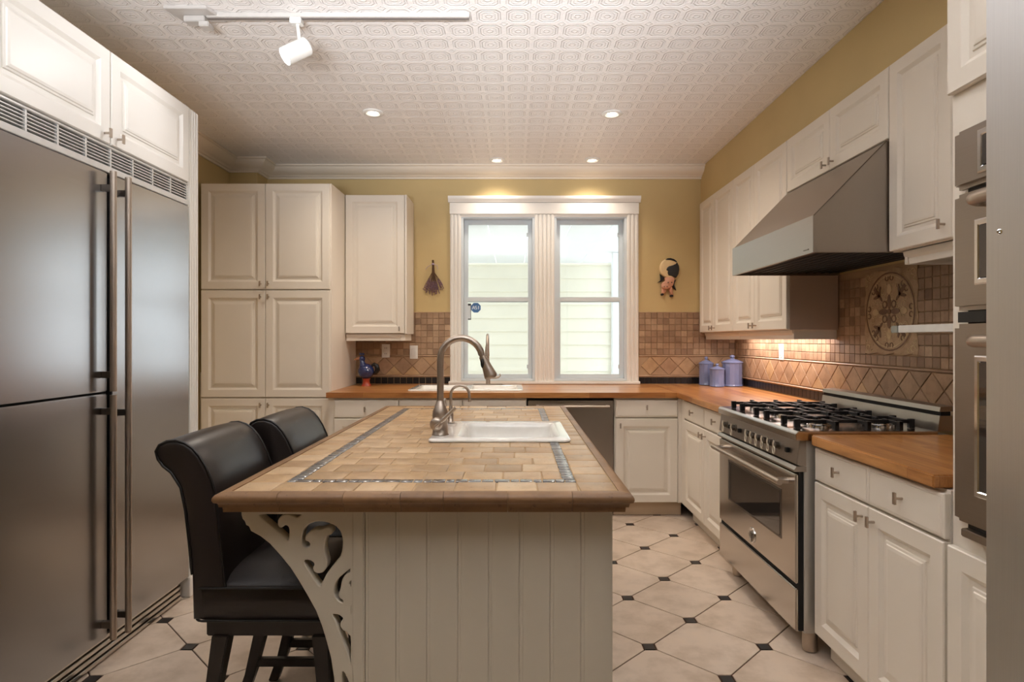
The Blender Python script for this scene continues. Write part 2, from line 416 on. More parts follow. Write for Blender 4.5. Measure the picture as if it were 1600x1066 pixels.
for a0, a1 in ((XLW0, XLW1), (XRW0, XR-.004)):
    grout_bed('y', a0, a1, .912, 1.512, wall_back)
    n = int((a1-a0)/TP+.6); pw = (a1-a0)/n
    for i in range(n):
        for k in range(7):
            z = ZS0+TP/2+k*TP
            if z > 1.52: continue
            put('small_tile', sm_y, (a0+(i+.5)*pw, YB-.003, z), wall_back)
    liner('y', a0, a1, 1.157, .0065, wall_back); liner('y', a0, a1, .982, .0065, wall_back); liner('y', a0, a1, 1.513+.020, .004, wall_back)
    n = round((a1-a0)/BKW)
    for i in range(n): put('black_tile', bk_y, (a0+(i+.5)*(a1-a0)/n, YB-.003, .944), wall_back)
    n = int((a1-a0)/DP)
    off = ((a1-a0)-n*DP)/2
    for i in range(n+1):
        if i < n: put('diamond_tile', dy[0], (a0+off+(i+.5)*DP, YB-.003, (DZ0+DZ1)/2), wall_back)
        if 0 < i < n:
            for k in (1, 2): put('diamond_tile', dy[k], (a0+off+i*DP, YB-.003, (DZ0+DZ1)/2), wall_back)
grout_bed('x', 1.72, YB, .912, 1.68, wall_right)
MY0, MY1, MZ0, MZ1 = 2.872, 3.292, 1.218, 1.664
cells = []
ncol = int((YB-1.72)/TP)
for i in range(ncol):
    y = 1.72+(i+.5)*TP
    for k in range(10):
        z = ZS0+TP/2+k*TP
        if z+TP/2 > (1.36 if y > 3.57 else 1.68): continue
        if MY0-.01 < y < MY1+.01 and MZ0-.01 < z < MZ1+.01: continue
        cells.append((y, z))
vis = sorted([c for c in cells if c[0] > 2.6], key=lambda c: c[0])
one = vis[:290]; rest = [c for c in cells if c not in set(one)]
for y, z in one: put('small_tile', sm_x, (XR-.003, y, z), wall_right)
b = B()
for y, z in rest:
    e = TP-.003
    b.inset((XR-.003, y-e/2, z-e/2), (0, 1, 0), (0, 0, 1), (-1, 0, 0), e, e, [(0, 0), (0, .0075), (.0015, .009)])
st = b.build('small_tile_field', WTILE, wall_right); st['kind'] = 'stuff'
liner('x', 1.72, YB-.015, 1.157, .0065, wall_right); liner('x', 3.44, YB-.015, .982, .0065, wall_right)
for i in range(int((YB-3.44)/BKW)): put('black_tile', bk_x, (XR-.003, 3.44+(i+.5)*BKW, .944), wall_right)
i0 = 2.773-DP*6
for i in range(23):
    y = i0+i*DP
    if 1.80 < y < YB-.08: put('diamond_tile', dx[0], (XR-.003, y, (DZ0+DZ1)/2), wall_right)
    if 1.80 < y+DP/2 < YB-.08:
        for k in (1, 2): put('diamond_tile', dx[k], (XR-.003, y+DP/2, (DZ0+DZ1)/2), wall_right)

# medallion: square plaque with ring, rosette and scrolls
MED1 = stone('medallion light stone', [(0, lin((192, 164, 128))), (1, lin((184, 154, 120)))], .6, True, 1.5, .3)
MED2 = stone('medallion brown stone', [(0, lin((122, 92, 68))), (1, lin((130, 98, 74)))], .6, False, 1.5, .3)
MED3 = stone('medallion gold stone', [(0, lin((218, 196, 154))), (1, lin((208, 184, 142)))], .6, False, 1.5, .3)
mt = thing('tile_medallion', 'square stone medallion with a round floral mosaic set in the tiles behind the range', 'tile medallion', (XR-.005, (MY0+MY1)/2, MZ0))
mc = Vector((XR-.005, (MY0+MY1)/2, (MZ0+MZ1)/2)); MR = .205
FX = lambda u, v, d: (mc.x-d, mc.y-u, mc.z+v)
b = B(); n = 48; pts = []
for k in range(n):
    t = k/n*4; sd = int(t); f = t-sd; e = .214+.006*math.sin(f*PI*6)
    p = [(-e+2*e*f, -e), (e, -e+2*e*f), (e-2*e*f, e), (-e, e-2*e*f)][sd]; pts.append(p)
b.prism(pts, 0, .009, FX); b.build('plaque', MED1, mt)
circ = lambda r, n=40, cx=0, cy=0, sx=1, sy=1, rot=0: [(cx+r*(sx*math.cos(2*PI*k/n)*math.cos(rot)-sy*math.sin(2*PI*k/n)*math.sin(rot)), cy+r*(sx*math.cos(2*PI*k/n)*math.sin(rot)+sy*math.sin(2*PI*k/n)*math.cos(rot))) for k in range(n)]
b = B(); b.prism(circ(.207), .0085, .0105, FX); b.build('disc', MED1, mt)
b = B()
def ring(b, r0, r1, d0, d1, cx=0, cy=0, a0=0, a1=2*PI, n=40):
    full = a1-a0 >= 2*PI-.01
    for k in range(n):
        t0 = a0+(a1-a0)*k/n; t1 = a0+(a1-a0)*(k+1)/n
        q4 = [(cx+r0*math.cos(t0), cy+r0*math.sin(t0)), (cx+r1*math.cos(t0), cy+r1*math.sin(t0)), (cx+r1*math.cos(t1), cy+r1*math.sin(t1)), (cx+r0*math.cos(t1), cy+r0*math.sin(t1))]
        b.prism(q4, d0, d1, FX)
ring(b, .193, .201, .010, .0122); b.build('ring', MED2, mt)
b = B()
for k in range(8):
    a = k*PI/4; L = .045 if k % 2 else .052
    if k % 2: ring(b, .013, .021, .010, .0122, .052*math.cos(a), .052*math.sin(a), n=14)
    else: b.prism(circ(.036, 14, .050*math.cos(a), .050*math.sin(a), 1.0, .42, a), .010, .0122, FX)
b.prism(circ(.014, 14), .010, .013, FX); b.build('rosette', MED2, mt)
for k in range(4):
    b = B(); a = PI/4+k*PI/2; c_ = (.118*math.cos(a), .118*math.sin(a))
    for da, l in ((0, .038), (1.0, .030), (-1.0, .030), (PI, .024)):
        b.prism(circ(l, 12, c_[0]+l*.7*math.cos(a+da), c_[1]+l*.7*math.sin(a+da), 1, .3, a+da), .010, .0122, FX)
    b.build('leaf_scroll', MED2, mt)
for k in range(8):
    a = k*PI/4
    for sg in (-1, 1):
        b = B(); aa = a+sg*.11; ring(b, .010, .015, .010, .0122, .172*math.cos(aa), .172*math.sin(aa), aa+PI*.2, aa+PI*1.7, 14); b.build('border_scroll', MED2, mt)
for k in range(4):
    a = k*PI/2; b = B(); b.prism(circ(.03, 12, .115*math.cos(a), .115*math.sin(a), .9, .6, a), .010, .0118, FX); b.build('gold_petal', MED3, mt)
b = B()
for k in range(32):
    a = k*PI/16+.1; rr_ = (.082, .118, .146)[k % 3]
    ring(b, .013, .0165, .010, .0116, rr_*math.cos(a), rr_*math.sin(a), a, a+PI*1.6, 9)
for sx in (-1, 1):
    for sy in (-1, 1):
        for q_, (u, v, r_) in enumerate(((.185, .185, .020), (.150, .196, .012), (.196, .150, .012), (.168, .168, .009))): ring(b, r_*.62, r_*.85, .0088, .0108, sx*u, sy*v, q_, q_+PI*1.6, 9)
ring(b, .180, .184, .010, .0116, n=48); ring(b, .062, .066, .010, .0116, n=32)
tn = b.build('tendril', MED3, mt); tn['kind'] = 'stuff'

# ------------------------------------------------------------------ windows
FY = YB-.022
tr2 = thing('trim_2', 'white fluted casing with a moulded head around the pair of windows', 'window trim', (.26, YB, .93)); tr2['kind'] = 'structure'
def flutes(b, x0, x1, z0, z1, n, y0=YB, th=.022):
    b.box(x0, x1, y0-th*.6, y0, z0, z1); w_ = (x1-x0)/n
    for i in range(n): 
        c = x0+(i+.5)*w_
        b.loft([[(c-w_*.36, y0-th*.55, z), (c-w_*.2, y0-th, z), (c+w_*.2, y0-th, z), (c+w_*.36, y0-th*.55, z)] for z in (z0, z1)])
zb = .938; zt = 2.382
b = B(); flutes(b, -.552, -.458, zb, zt, 3); b.build('side_casing', WHITE, tr2)
b = B(); flutes(b, .978, 1.078, zb, zt, 3); b.build('side_casing', WHITE, tr2)
b = B(); flutes(b, .180, .350, zb, zt, 5); b.build('mullion', WHITE, tr2)
b = B(); b.box(-.555, 1.08, YB-.026, YB, 2.384, 2.482); b.build('frieze', WHITE, tr2, None, .002)
hp = [(0, 0), (.03, 0), (.034, .010), (.046, .022), (.052, .032), (.052, .052), (0, .052)]
b = B(); b.loft([[(x, YB-p, 2.484+h) for p, h in hp] for x in (-.568, 1.094)]); b.build('head_cap', WHITE, tr2, 35)
b = B(); b.box(-.565, 1.09, YB-.035, YB, .914, .938); b.build('sill', WHITE, tr2, None, .004)
b = B(); b.box(-.458, .180, YB-.012, YB, 2.362, 2.384); b.box(.350, .978, YB-.012, YB, 2.362, 2.384); b.build('head_stop', WHITE, tr2)
def window(n, x0, x1, sticker):
    w_ = thing('window_%d' % n, '%s hand double hung window over the back sink worktop' % ('left' if n == 1 else 'right'), 'window', ((x0+x1)/2, YB+.06, .94)); w_['kind'] = 'structure'
    z0, z1 = .94, 2.37
    b = B()
    f = .020
    for (a, c, e, g_) in ((x0, x0+f, z0, z1), (x1-f, x1, z0, z1), (x0+f, x1-f, z0, z0+.022), (x0+f, x1-f, z1-f, z1)): b.box(a, c, YB-.004, YB+.15, e, g_)
    b.build('frame', SASH, w_, None, .002)
    zm = 1.648; st_ = .036
    for nm, ya, yb, za, zb_ in (('upper_sash', YB+.075, YB+.11, zm-.02, z1-f), ('lower_sash', YB+.035, YB+.07, z0+.022, zm+.022)):
        xa, xb = x0+f, x1-f; b = B()
        b.box(xa, xa+st_, ya, yb, za, zb_); b.box(xb-st_, xb, ya, yb, za, zb_); b.box(xa+st_, xb-st_, ya, yb, za, za+.034 if nm == 'lower_sash' else za+.030); b.box(xa+st_, xb-st_, ya, yb, zb_-.040, zb_)
        sh = b.build(nm, SASH, w_, None, .003)
        b = B(); b.box(xa+st_-.004, xb-st_+.004, (ya+yb)/2-.002, (ya+yb)/2+.002, za+.028, zb_-.036); b.build('pane', GLASS, sh)
        b = B()
        for q_ in ([zb_-.13] if nm == 'upper_sash' else [za+.10]): b.box(xb-st_-.012, xb-st_+.002, ya-.004, ya+.004, q_-.018, q_+.018)
        b.build('tilt_latch', SASH, sh, None, .002)
    if sticker:
        c = P(743.5, 481, YB+.046)
        BL = simple('blue sticker', (78, 122, 176), .4); WL = simple('white print', (210, 226, 240), .4)
        s_ = thing('window_sticker', 'round blue sticker with white lettering on the left window glass', 'sticker', c)
        b = B(); b.prism([(.046*math.cos(k*PI/4+PI/8), .046*math.sin(k*PI/4+PI/8)) for k in range(8)], 0, .0015, lambda u, v, d: (c.x+u, c.y-d, c.z+v)); b.build('disc', BL, s_)
        b = B()      # three letters, as far as they can be read: A S I
        def bar(u0, v0, u1, v1, t=.0042):
            d = Vector((u1-u0, v1-v0)).normalized(); nn = Vector((-d.y, d.x))*t
            b.prism([(u0-nn.x, v0-nn.y), (u1-nn.x, v1-nn.y), (u1+nn.x, v1+nn.y), (u0+nn.x, v0+nn.y)], .0015, .0022, lambda u, v, dd: (c.x+u, c.y-dd, c.z+v))
        bar(-.032, -.014, -.020, .016); bar(-.020, .016, -.009, -.014); bar(-.027, -.004, -.013, -.004, .003)
        for seg_ in ((.008, .014, -.004, .014), (-.004, .014, -.004, .001), (-.004, .001, .008, .001), (.008, .001, .008, -.013), (.008, -.013, -.004, -.013)): bar(*seg_, .003)
        bar(.024, -.014, .024, .016, .004)
        b.build('lettering', WL, s_)
        lc = P(732.5, 487, YB+.046)
        l_ = thing('hanging_plaque', 'small dark framed tag on the glass left of the blue sticker', 'tag', lc)
        GY = simple('grey tag metal', (70, 76, 78), .5)
        b = B(); b.box(lc.x-.020, lc.x+.020, lc.y-.002, lc.y, lc.z+.052, lc.z+.070); b.box(lc.x-.020, lc.x-.016, lc.y-.002, lc.y, lc.z-.065, lc.z+.052); b.box(lc.x+.016, lc.x+.020, lc.y-.002, lc.y, lc.z-.065, lc.z+.052); b.box(lc.x-.020, lc.x+.020, lc.y-.002, lc.y, lc.z-.072, lc.z-.062)
        b.build('tag_frame', GY, l_); b = B(); b.box(lc.x-.016, lc.x+.016, lc.y-.0015, lc.y-.0005, lc.z-.062, lc.z+.052); b.build('tag_card', SASH, l_)
window(1, -.458, .180, True); window(2, .350, .978, False)

# porch and neighbouring siding outside
SIDE = paint('cream clapboard', (232, 229, 214), .6, .03, .05)
PORCH = paint('porch ceiling boards', (236, 240, 244), .6, .02, .05)
pw_ = thing('clapboard_wall', 'cream clapboard house wall seen outside through both windows', 'house wall', (-1, 9.2, 0))
for k in range(13):
    z = .02+k*.2; b = B()
    b.add([(-4, 9.2, z), (1.47, 9.2, z), (1.47, 9.17, z), (-4, 9.17, z), (-4, 9.2, z+.2), (1.47, 9.2, z+.2), (1.47, 9.195, z+.2), (-4, 9.195, z+.2)], [(0, 1, 2, 3), (4, 7, 6, 5), (0, 4, 5, 1), (3, 2, 6, 7), (0, 3, 7, 4), (1, 5, 6, 2)])
    b.build('clapboard', SIDE, pw_)
b = B(); b.box(1.47, 1.60, 9.12, 9.22, 0, 2.6); b.build('corner_board', PORCH, pw_)
pc = thing('porch_ceiling', 'white beadboard porch ceiling outside above the windows', 'porch ceiling', (-1, 7.4, 2.45))
for k in range(14):
    b = B(); x = -3.2+k*.42; b.box(x, x+.412, YB+.17, 9.16, 2.45, 2.47); b.build('board', PORCH, pc)
tag(B().box(1.30, 1.40, 8.0, 8.1, 0, 2.448).build('porch_post', PORCH, None, None, .005), 'white square porch post at the right of the right window', 'post')
tag(B().box(-4.5, 5, YB+.2, 9.16, -.2, -.05).build('porch_deck', paint('porch deck boards', (206, 204, 198), .6), None), 'pale porch deck outside below the windows', 'porch deck')

# ------------------------------------------------------------------ fridge wall, left
FXD = -1.63
f = thing('built_in_refrigerator', 'large stainless steel built-in refrigerator with three doors on the left wall', 'refrigerator', (-2.0, 2.2, 0))
B().box(XL+.004, FXD-.045, 1.26, 3.050, .004, 2.075).build('body', STEEL_D, f)
fd = lambda nm, y0, y1, z0, z1: B().box(FXD-.04, FXD, y0, y1, z0, z1).build(nm, STEEL_F, f, 40, .004)
d1 = fd('door', 1.50, 2.436, 1.092, 1.968); d2 = fd('door', 1.50, 2.436, .108, 1.083); d3 = fd('door', 2.462, 3.048, .108, 1.968); d4 = fd('filler_panel', 1.262, 1.494, .108, 1.968)
def fhandle(d, y, z0, z1, posts):
    hx = FXD+.042; b = B(); b.cyl((hx, y, z0), (hx, y, z1), .0125, 16)
    h = b.build('handle', NICKEL, d, 40)
    for z in posts: B().box(FXD-.001, hx, y-.011, y+.011, z-.013, z+.013).build('handle_post', STEEL_D, d, None, .002)
fhandle(d1, 2.408, 1.094, 1.966, (1.16, 1.90)); fhandle(d2, 2.408, .112, 1.080, (.17, 1.015)); fhandle(d3, 2.502, .095, 1.966, (.17, 1.0, 1.90))
B().box(FXD-.044, FXD-.022, 2.437, 2.461, .108, 1.968).build('door_gap_shade', VOID, f); B().box(FXD-.044, FXD-.022, 1.50, 2.436, 1.0835, 1.0915).build('door_gap_shade', VOID, f)  # black strips set into the door gaps to stand for their shade
# top vent
v_ = B().box(FXD-.05, FXD-.035, 1.262, 3.048, 1.976, 2.078).build('vent_recess', VOID, f)
B().box(FXD-.034, FXD-.002, 1.262, 3.048, 1.972, 1.998).build('vent_rail', GRILL, f, None, .002)
B().box(FXD-.034, FXD-.002, 1.262, 3.048, 2.071, 2.080).build('vent_rail', GRILL, f, None, .002)
sl_me, _ = mesh_of(B().box(-.012, .012, -.893, .893, -.0018, .0018), 'vent_slat', GRILL, center=Vector((0, 0, 0)))
for k in range(5):
    put('vent_slat', sl_me, (FXD-.018, 2.155, 2.010+k*.0125), f)
dv_me, _ = mesh_of(B().box(-.006, .006, -.004, .004, -.037, .037), 'vent_divider', GRILL, center=Vector((0, 0, 0)))
for k in range(13): put('vent_divider', dv_me, (FXD-.011, 1.32+k*.143, 2.034), f)
B().box(FXD-.06, FXD-.05, 1.262, 3.02, .004, .104).build('kick_recess', VOID, f)
kk, _ = mesh_of(B().box(-.010, .010, -.88, .88, -.008, .008), 'kick_slat', STEEL_H, bevel=.002, center=Vector((0, 0, 0)))
for k in range(4): put('kick_slat', kk, (FXD-.04+.002*(3-k), 2.142, .016+k*.0245), f)
# cabinets over it and pilaster
oc = thing('over_fridge_cabinet', 'cream cabinet above the steel refrigerator, paneled doors whitened as if lit', 'cabinet', (-2.0, 2.2, 2.082))
B().box(XL+.004, FXD-.021, 1.26, 3.052, 2.083, 2.470).build('body', CREAM, oc)
for y0, y1, ky in ((1.262, 1.857, 1.82), (1.86, 2.455, 2.418), (2.459, 3.050, 2.497)):
    front(oc, 'door', '+x', FXD-.020, y0, y1, 2.086, 2.468, DOORP, (ky, 2.122), WHITE)  # paint whiter than the cream body puts the bright light into the doors
pf = thing('fluted_pilaster', 'white fluted end panel between the refrigerator and the pantry', 'end panel', (-2.0, 3.1, 0))
B().box(XL+.004, FXD-.012, 3.056, 3.146, .003, 2.470).build('panel', WHITE, pf)
for k in range(4):
    b = B(); y = 3.060+k*.0225; b.loft([[(FXD-.013, y, z), (FXD-.004, y+.003, z), (FXD-.004, y+.014, z), (FXD-.013, y+.018, z)] for z in (.10, 2.462)]); b.build('flute', WHITE, pf)
B().box(FXD-.013, FXD+.002, 3.054, 3.148, .003, .10).build('plinth', WHITE, pf, None, .002)

# ------------------------------------------------------------------ pantry and wall cabinet, back left
PY = 4.56
pn = thing('pantry_cabinet', 'tall cream pantry cabinet with six paneled doors in the back left corner', 'cabinet', (-1.86, 4.9, 0))
b = B(); b.box(-2.345, -1.37, PY+.002, YB-.002, .10, 2.470); b.box(-2.33, -1.385, PY+.06, YB-.002, .003, .10); b.build('body', CREAM, pn)
B().box(-2.370, -2.347, PY+.03, PY+.10, .003, 1.05).build('filler_strip', CREAM, pn)
px = [-2.342, -1.859, -1.376]
for z0, z1, kz in ((.107, .860, .81), (.866, 1.668, 1.618), (1.674, 2.468, 1.716)):
    for i in (0, 1):
        front(pn, 'door', '-y', PY, px[i], px[i+1], z0, z1, DOORP, (px[1]+(-.032 if i == 0 else .026), kz))
wc = thing('wall_cabinet', 'cream single door wall cabinet left of the windows beside the pantry', 'cabinet', (-1.11, 5.0, 1.345), 'upper wall cabinets')
b = B(); b.box(-1.368, -.868, 4.937, YB-.011, 1.345, 2.474); b.build('body', CREAM, wc)
front(wc, 'door', '-y', 4.936, -1.366, -.885, 1.347, 2.472, DOORP, (-.925, 1.385))
B().box(-.883, -.868, 4.918, 4.936, 1.347, 2.472).build('face_stile', CREAM, wc)
rp = [(0, 0), (.010, 0), (.014, -.018), (.022, -.030), (.024, -.055), (.04, -.055), (.04, 0)]
b = B(); b.loft([[(x, 4.925+p, 1.344+h) for p, h in rp] for x in (-1.366, -.885)]); b.box(-.920, -.888, 4.94, YB-.012, 1.289, 1.344); b.build('light_rail', CREAM, wc)

# ------------------------------------------------------------------ base cabinets along the back
CY = 4.455; CT = .912
def base_body(t, x0, x1, kick=True):
    b = B(); b.box(x0, x1, CY+.002, YB-.012, .104, CT-.042); b.build('body', CREAM, t)
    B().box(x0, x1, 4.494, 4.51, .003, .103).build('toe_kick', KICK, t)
u1 = thing('base_cabinet', 'cream base cabinet with one drawer between pantry and sink cabinet', 'cabinet', (-1.08, 4.8, 0), 'base cabinets on the back wall')
base_body(u1, -1.365, -.845)
front(u1, 'drawer', '-y', CY, -1.316, -.845, .727, .858, DRAWP, (-1.085, .79)); front(u1, 'door', '-y', CY, -1.316, -.845, .107, .722, DOORP, (-.885, .67))
u2 = thing('sink_cabinet', 'cream sink base cabinet with two false drawer fronts left of the dishwasher', 'cabinet', (-.37, 4.8, 0), 'base cabinets on the back wall')
b = B(); b.box(-.843, .092, CY+.002, CY+.02, .104, CT-.042); b.box(-.843, -.825, CY+.02, YB-.012, .104, CT-.042); b.box(.074, .092, CY+.02, YB-.012, .104, CT-.042); b.box(-.825, .074, CY+.02, YB-.012, .104, .12); b.build('body', CREAM, u2)
B().box(-.843, .092, 4.494, 4.51, .003, .103).build('toe_kick', KICK, u2)
for x0, x1 in ((-.842, -.378), (-.374, .091)):
    front(u2, 'false_drawer', '-y', CY, x0, x1, .727, .858, DRAWP); front(u2, 'door', '-y', CY, x0, x1, .107, .722, DOORP, ((-.41 if x0 < -.5 else -.342), .67))
dw = thing('dishwasher', 'stainless steel dishwasher under the wooden worktop', 'dishwasher', (.41, 4.8, 0))
B().box(.098, .732, CY+.02, YB-.02, .02, .866).build('body', BLACK, dw)
dd = B().box(.104, .728, CY-.012, CY+.018, .106, .852).build('door', STEEL_X, dw, 40, .004)
b = B(); b.cyl((.36-.2, CY-.05, .812), (.695, CY-.05, .812), .009, 14); b.box(.165, .185, CY-.048, CY-.012, .804, .820); b.box(.672, .692, CY-.048, CY-.012, .804, .820); b.build('handle', NICKEL, dd, 40)
B().box(.104, .728, 4.494, 4.51, .003, .10).build('toe_panel', STEEL_D, dw)
u3 = thing('corner_base_cabinet', 'cream base cabinet with drawer and door right of the dishwasher', 'cabinet', (.97, 4.8, 0), 'base cabinets on the back wall')
base_body(u3, .736, 1.235)
front(u3, 'drawer', '-y', CY, .742, 1.198, .731, .858, DRAWP, (.968, .805)); front(u3, 'door', '-y', CY, .742, 1.198, .107, .722, DOORP, (.775, .672))
B().box(1.200, 1.236, CY-.012, CY+.001, .104, .866).build('filler_strip', CREAM, u3)

# right hand base cabinets
RX = 1.24
def base_right(label, y0, ys, y1, far):
    t = thing('base_cabinet', label, 'cabinet', (1.55, (y0+y1)/2, 0), 'base cabinets on the right wall')
    B().box(RX+.001, XR-.012, y0, y1, .104, CT-.042).build('body', CREAM, t)
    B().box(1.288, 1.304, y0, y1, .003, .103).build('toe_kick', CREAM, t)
    for i, (a, c) in enumerate(((y0, ys), (ys, y1))):
        front(t, 'drawer', '-x', RX, a, c, .730, .862, DRAWP, ((a+c)/2, .80))
        front(t, 'door', '-x', RX, a, c, .107, .724, DOORP, ((ys-.035 if i == 0 else ys+.035), .681))
    return t
nb = base_right('cream base cabinet with two drawers and doors nearest on the right, before the range', 1.724, 2.092, 2.468, False)
fb = base_right('cream base cabinet with two drawers and doors beyond the range in the corner', 3.452, 3.90, 4.370, True)
B().box(RX-.012, RX+.001, 4.372, 4.442, .104, .866).build('filler_strip', CREAM, fb)

# ------------------------------------------------------------------ worktops
wt = thing('worktop', 'long butcher block worktop along the back wall and corner to the range', 'worktop', (0, 4.8, CT-.038))
CFY, CFX = 4.42, 1.188
SX0, SX1, SY0, SY1 = -.785, .055, 4.58, 5.05
b = B(); z0, z1 = CT-.038, CT
b.box(-1.368, SX0, CFY, YB-.002, z0, z1); b.box(SX1, CFX, CFY, YB-.002, z0, z1); b.box(SX0, SX1, CFY, SY0, z0, z1); b.box(SX0, SX1, SY1, YB-.002, z0, z1)
b.build('back_run', WOODX, wt)
b = B(); b.prism([(CFX+.0005, YB-.002), (CFX+.0005, 3.448), (XR-.012, 3.448), (XR-.012, YB-.002)], z0, z1, lambda a, c, d: (a, c, d)); b.build('corner_run', WOODY, wt, None, .003)
w2 = B(); w2.prism([(1.200, 1.738), (1.197, 2.44), (1.215, 2.476), (XR-.012, 2.476), (XR-.012, 1.738)], z0, z1, lambda a, c, d: (a, c, d))
tag(w2.build('worktop', WOODY, None, None, .004), 'short butcher block worktop between the range and the wall ovens', 'worktop')

def rrect(cx, cy, hx, hy, r, z, n=6):
    pts = []
    for k, (sx, sy) in enumerate(((1, 1), (-1, 1), (-1, -1), (1, -1))):
        for i in range(n+1):
            a = k*PI/2+i/n*PI/2
            pts.append((cx+sx*(hx-r)+r*math.cos(a), cy+sy*(hy-r)+r*math.sin(a), z))
    return pts
def basin_rings(cx, cy, hx, hy, r, z, depth):
    return [rrect(cx, cy, hx, hy, r, z), rrect(cx, cy, hx-.006, hy-.006, r*.9, z-.004), rrect(cx, cy, hx-.014, hy-.014, r*.85, z-.02), rrect(cx, cy, hx-.03, hy-.03, r*.8, z-depth+.03), rrect(cx, cy, hx-.06, hy-.06, r*.7, z-depth)]
def sink(name, label, x0, x1, y0, y1, basins, z, depth=.18):
    t = thing(name, label, 'sink', ((x0+x1)/2, (y0+y1)/2, z), 'white enamel sinks')
    cx, cy, hx, hy = (x0+x1)/2, (y0+y1)/2, (x1-x0)/2, (y1-y0)/2
    bx0 = min(q_[0] for q_ in basins); bx1 = max(q_[1] for q_ in basins); by0 = basins[0][2]; by1 = basins[0][3]
    b = B(); th = .010
    outer = [rrect(cx, cy, hx, hy, .03, z+.0005), rrect(cx, cy, hx, hy, .03, z+.006), rrect(cx, cy, hx-.006, hy-.006, .026, z+th)]
    inner = rrect((bx0+bx1)/2, (by0+by1)/2, (bx1-bx0)/2, (by1-by0)/2, .045, z+th)
    b.loft(outer+[inner], False, False)
    if len(basins) == 1:
        b.loft(basin_rings((bx0+bx1)/2, (by0+by1)/2, (bx1-bx0)/2, (by1-by0)/2, .045, z+th, depth), False, True)
    rim = b.build('rim' if len(basins) > 1 else 'bowl', PORC, t, 50)
    if len(basins) > 1:
        # web between the bowls, slightly under the rim
        xm0, xm1 = basins[0][1], basins[1][0]
        B().box(xm0-.02, xm1+.02, by0-.002, by1+.002, z-.03, z+.008).build('divider', PORC, t, 50, .008, 3)
        for x0_, x1_, y0_, y1_ in basins:
            b = B(); b.loft(basin_rings((x0_+x1_)/2, (y0_+y1_)/2, (x1_-x0_)/2, (y1_-y0_)/2, .045, z+th-.0005, depth), False, True); b.build('bowl', PORC, t, 50)
    for x0_, x1_, y0_, y1_ in basins:
        b = B(); b.lathe([(.001, 0), (.028, 0), (.036, .002), (.036, .003), (.02, .0035), (.001, .001)], ((x0_+x1_)/2, (y0_+y1_)/2, z+th-depth+.0005), (0, 0, 1), 20); b.build('drain', CHROME, t, 40)
    return t
sink('double_sink', 'white double bowl sink set in the wooden worktop under the windows', -.80, .068, 4.545, 5.115, [(-.76, -.385, 4.60, 5.02), (-.345, .030, 4.60, 5.02)], CT, .17)

# ------------------------------------------------------------------ far upper cabinets, right wall
UX = 1.625
def upper_right(label, y0, ys, y1, z0, rail, knobz, hide=False, kpair=True):
    t = thing('wall_cabinet', label, 'cabinet', (1.77, (y0+y1)/2, z0), 'upper wall cabinets')
    b = B(); b.box(UX+.001, XR-.012, y0, y1, z0, 2.476); b.build('body', CREAM, t)
    sp = [y0]+ys+[y1]
    for i in range(len(sp)-1):
        ky = (sp[i+1]-.035 if (i % 2 == 0) else sp[i]+.035)
        if not kpair: ky = sp[i]+.035
        front(t, 'door', '-x', UX, sp[i], sp[i+1], z0+.002, 2.474, DOORP, (ky, knobz))
    if rail:
        b = B(); b.loft([[(UX+.012+p, y, z0-.001+h) for p, h in rp] for y in (y0+(.018 if rail == 2 else 0), y1-(.03 if rail == 3 else 0))]); 
        if rail == 2: b.box(UX+.03, XR-.012, y0+.012, y0+.03, z0-.055, z0-.001)
        if rail == 3: b.box(UX+.03, XR-.012, y1-.048, y1-.03, z0-.055, z0-.001)
        b.build('light_rail', CREAM, t)
    return t
ca = upper_right('cream two door wall cabinet in the far right corner by the cow ornament', 4.453, [4.890], 5.250, 1.356, 1, 1.392)
cb = upper_right('cream two door wall cabinet next to the far edge of the range hood', 3.578, [4.061], 4.450, 1.356, 2, 1.392)
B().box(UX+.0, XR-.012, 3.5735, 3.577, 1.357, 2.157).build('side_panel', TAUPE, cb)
ch = thing('hood_cabinet', 'short cream two door cabinet directly above the range hood', 'cabinet', (1.77, 3.09, 2.158), 'upper wall cabinets')
B().box(UX+.001, XR-.012, 2.606, 3.571, 2.159, 2.476).build('body', CREAM, ch)
front(ch, 'door', '-x', UX, 3.089, 3.571, 2.161, 2.474, DOORP, (3.124, 2.196)); front(ch, 'door', '-x', UX, 2.606, 3.087, 2.161, 2.474, DOORP, (3.052, 2.196))
cn = upper_right('cream tall wall cabinet between the range hood and the wall ovens', 1.724, [2.228], 2.602, 1.672, 3, 1.73, kpair=False)

# ------------------------------------------------------------------ range hood
hd = thing('range_hood', 'sloped stainless steel range hood over the gas range', 'range hood', (1.6, 3.08, 1.674))
hy0, hy1 = 2.608, 3.568
poly = [(1.288, 1.700), (1.288, 1.832), (1.600, 2.152), (XR-.012, 2.152), (XR-.012, 1.700)]
FR = lambda a, c, d: (a, d, c)
b = B(); b.prism(poly, hy0, hy1, FR); b.build('canopy', STEEL_O, hd, None, .002)
b = B(); b.box(1.284, 1.300, hy0-.002, hy1+.002, 1.674, 1.834); b.box(1.30, XR-.012, hy0-.001, hy0+.012, 1.674, 1.72); b.box(1.30, XR-.012, hy1-.012, hy1+.001, 1.674, 1.72); b.build('front_band', STEEL_O, hd, None, .0015)
B().box(1.302, XR-.014, hy0+.014, hy1-.014, 1.690, 1.701).build('filter_pan', VOID, hd)
for k in range(12): B().box(1.34+k*.045, 1.345+k*.045, hy0+.03, hy1-.03, 1.684, 1.690).build('baffle', BLACK, hd)
b = B(); b.box(1.281, 1.284, 2.645, 2.690, 1.690, 1.6945); b.build('maker_badge', STEEL_D, hd)
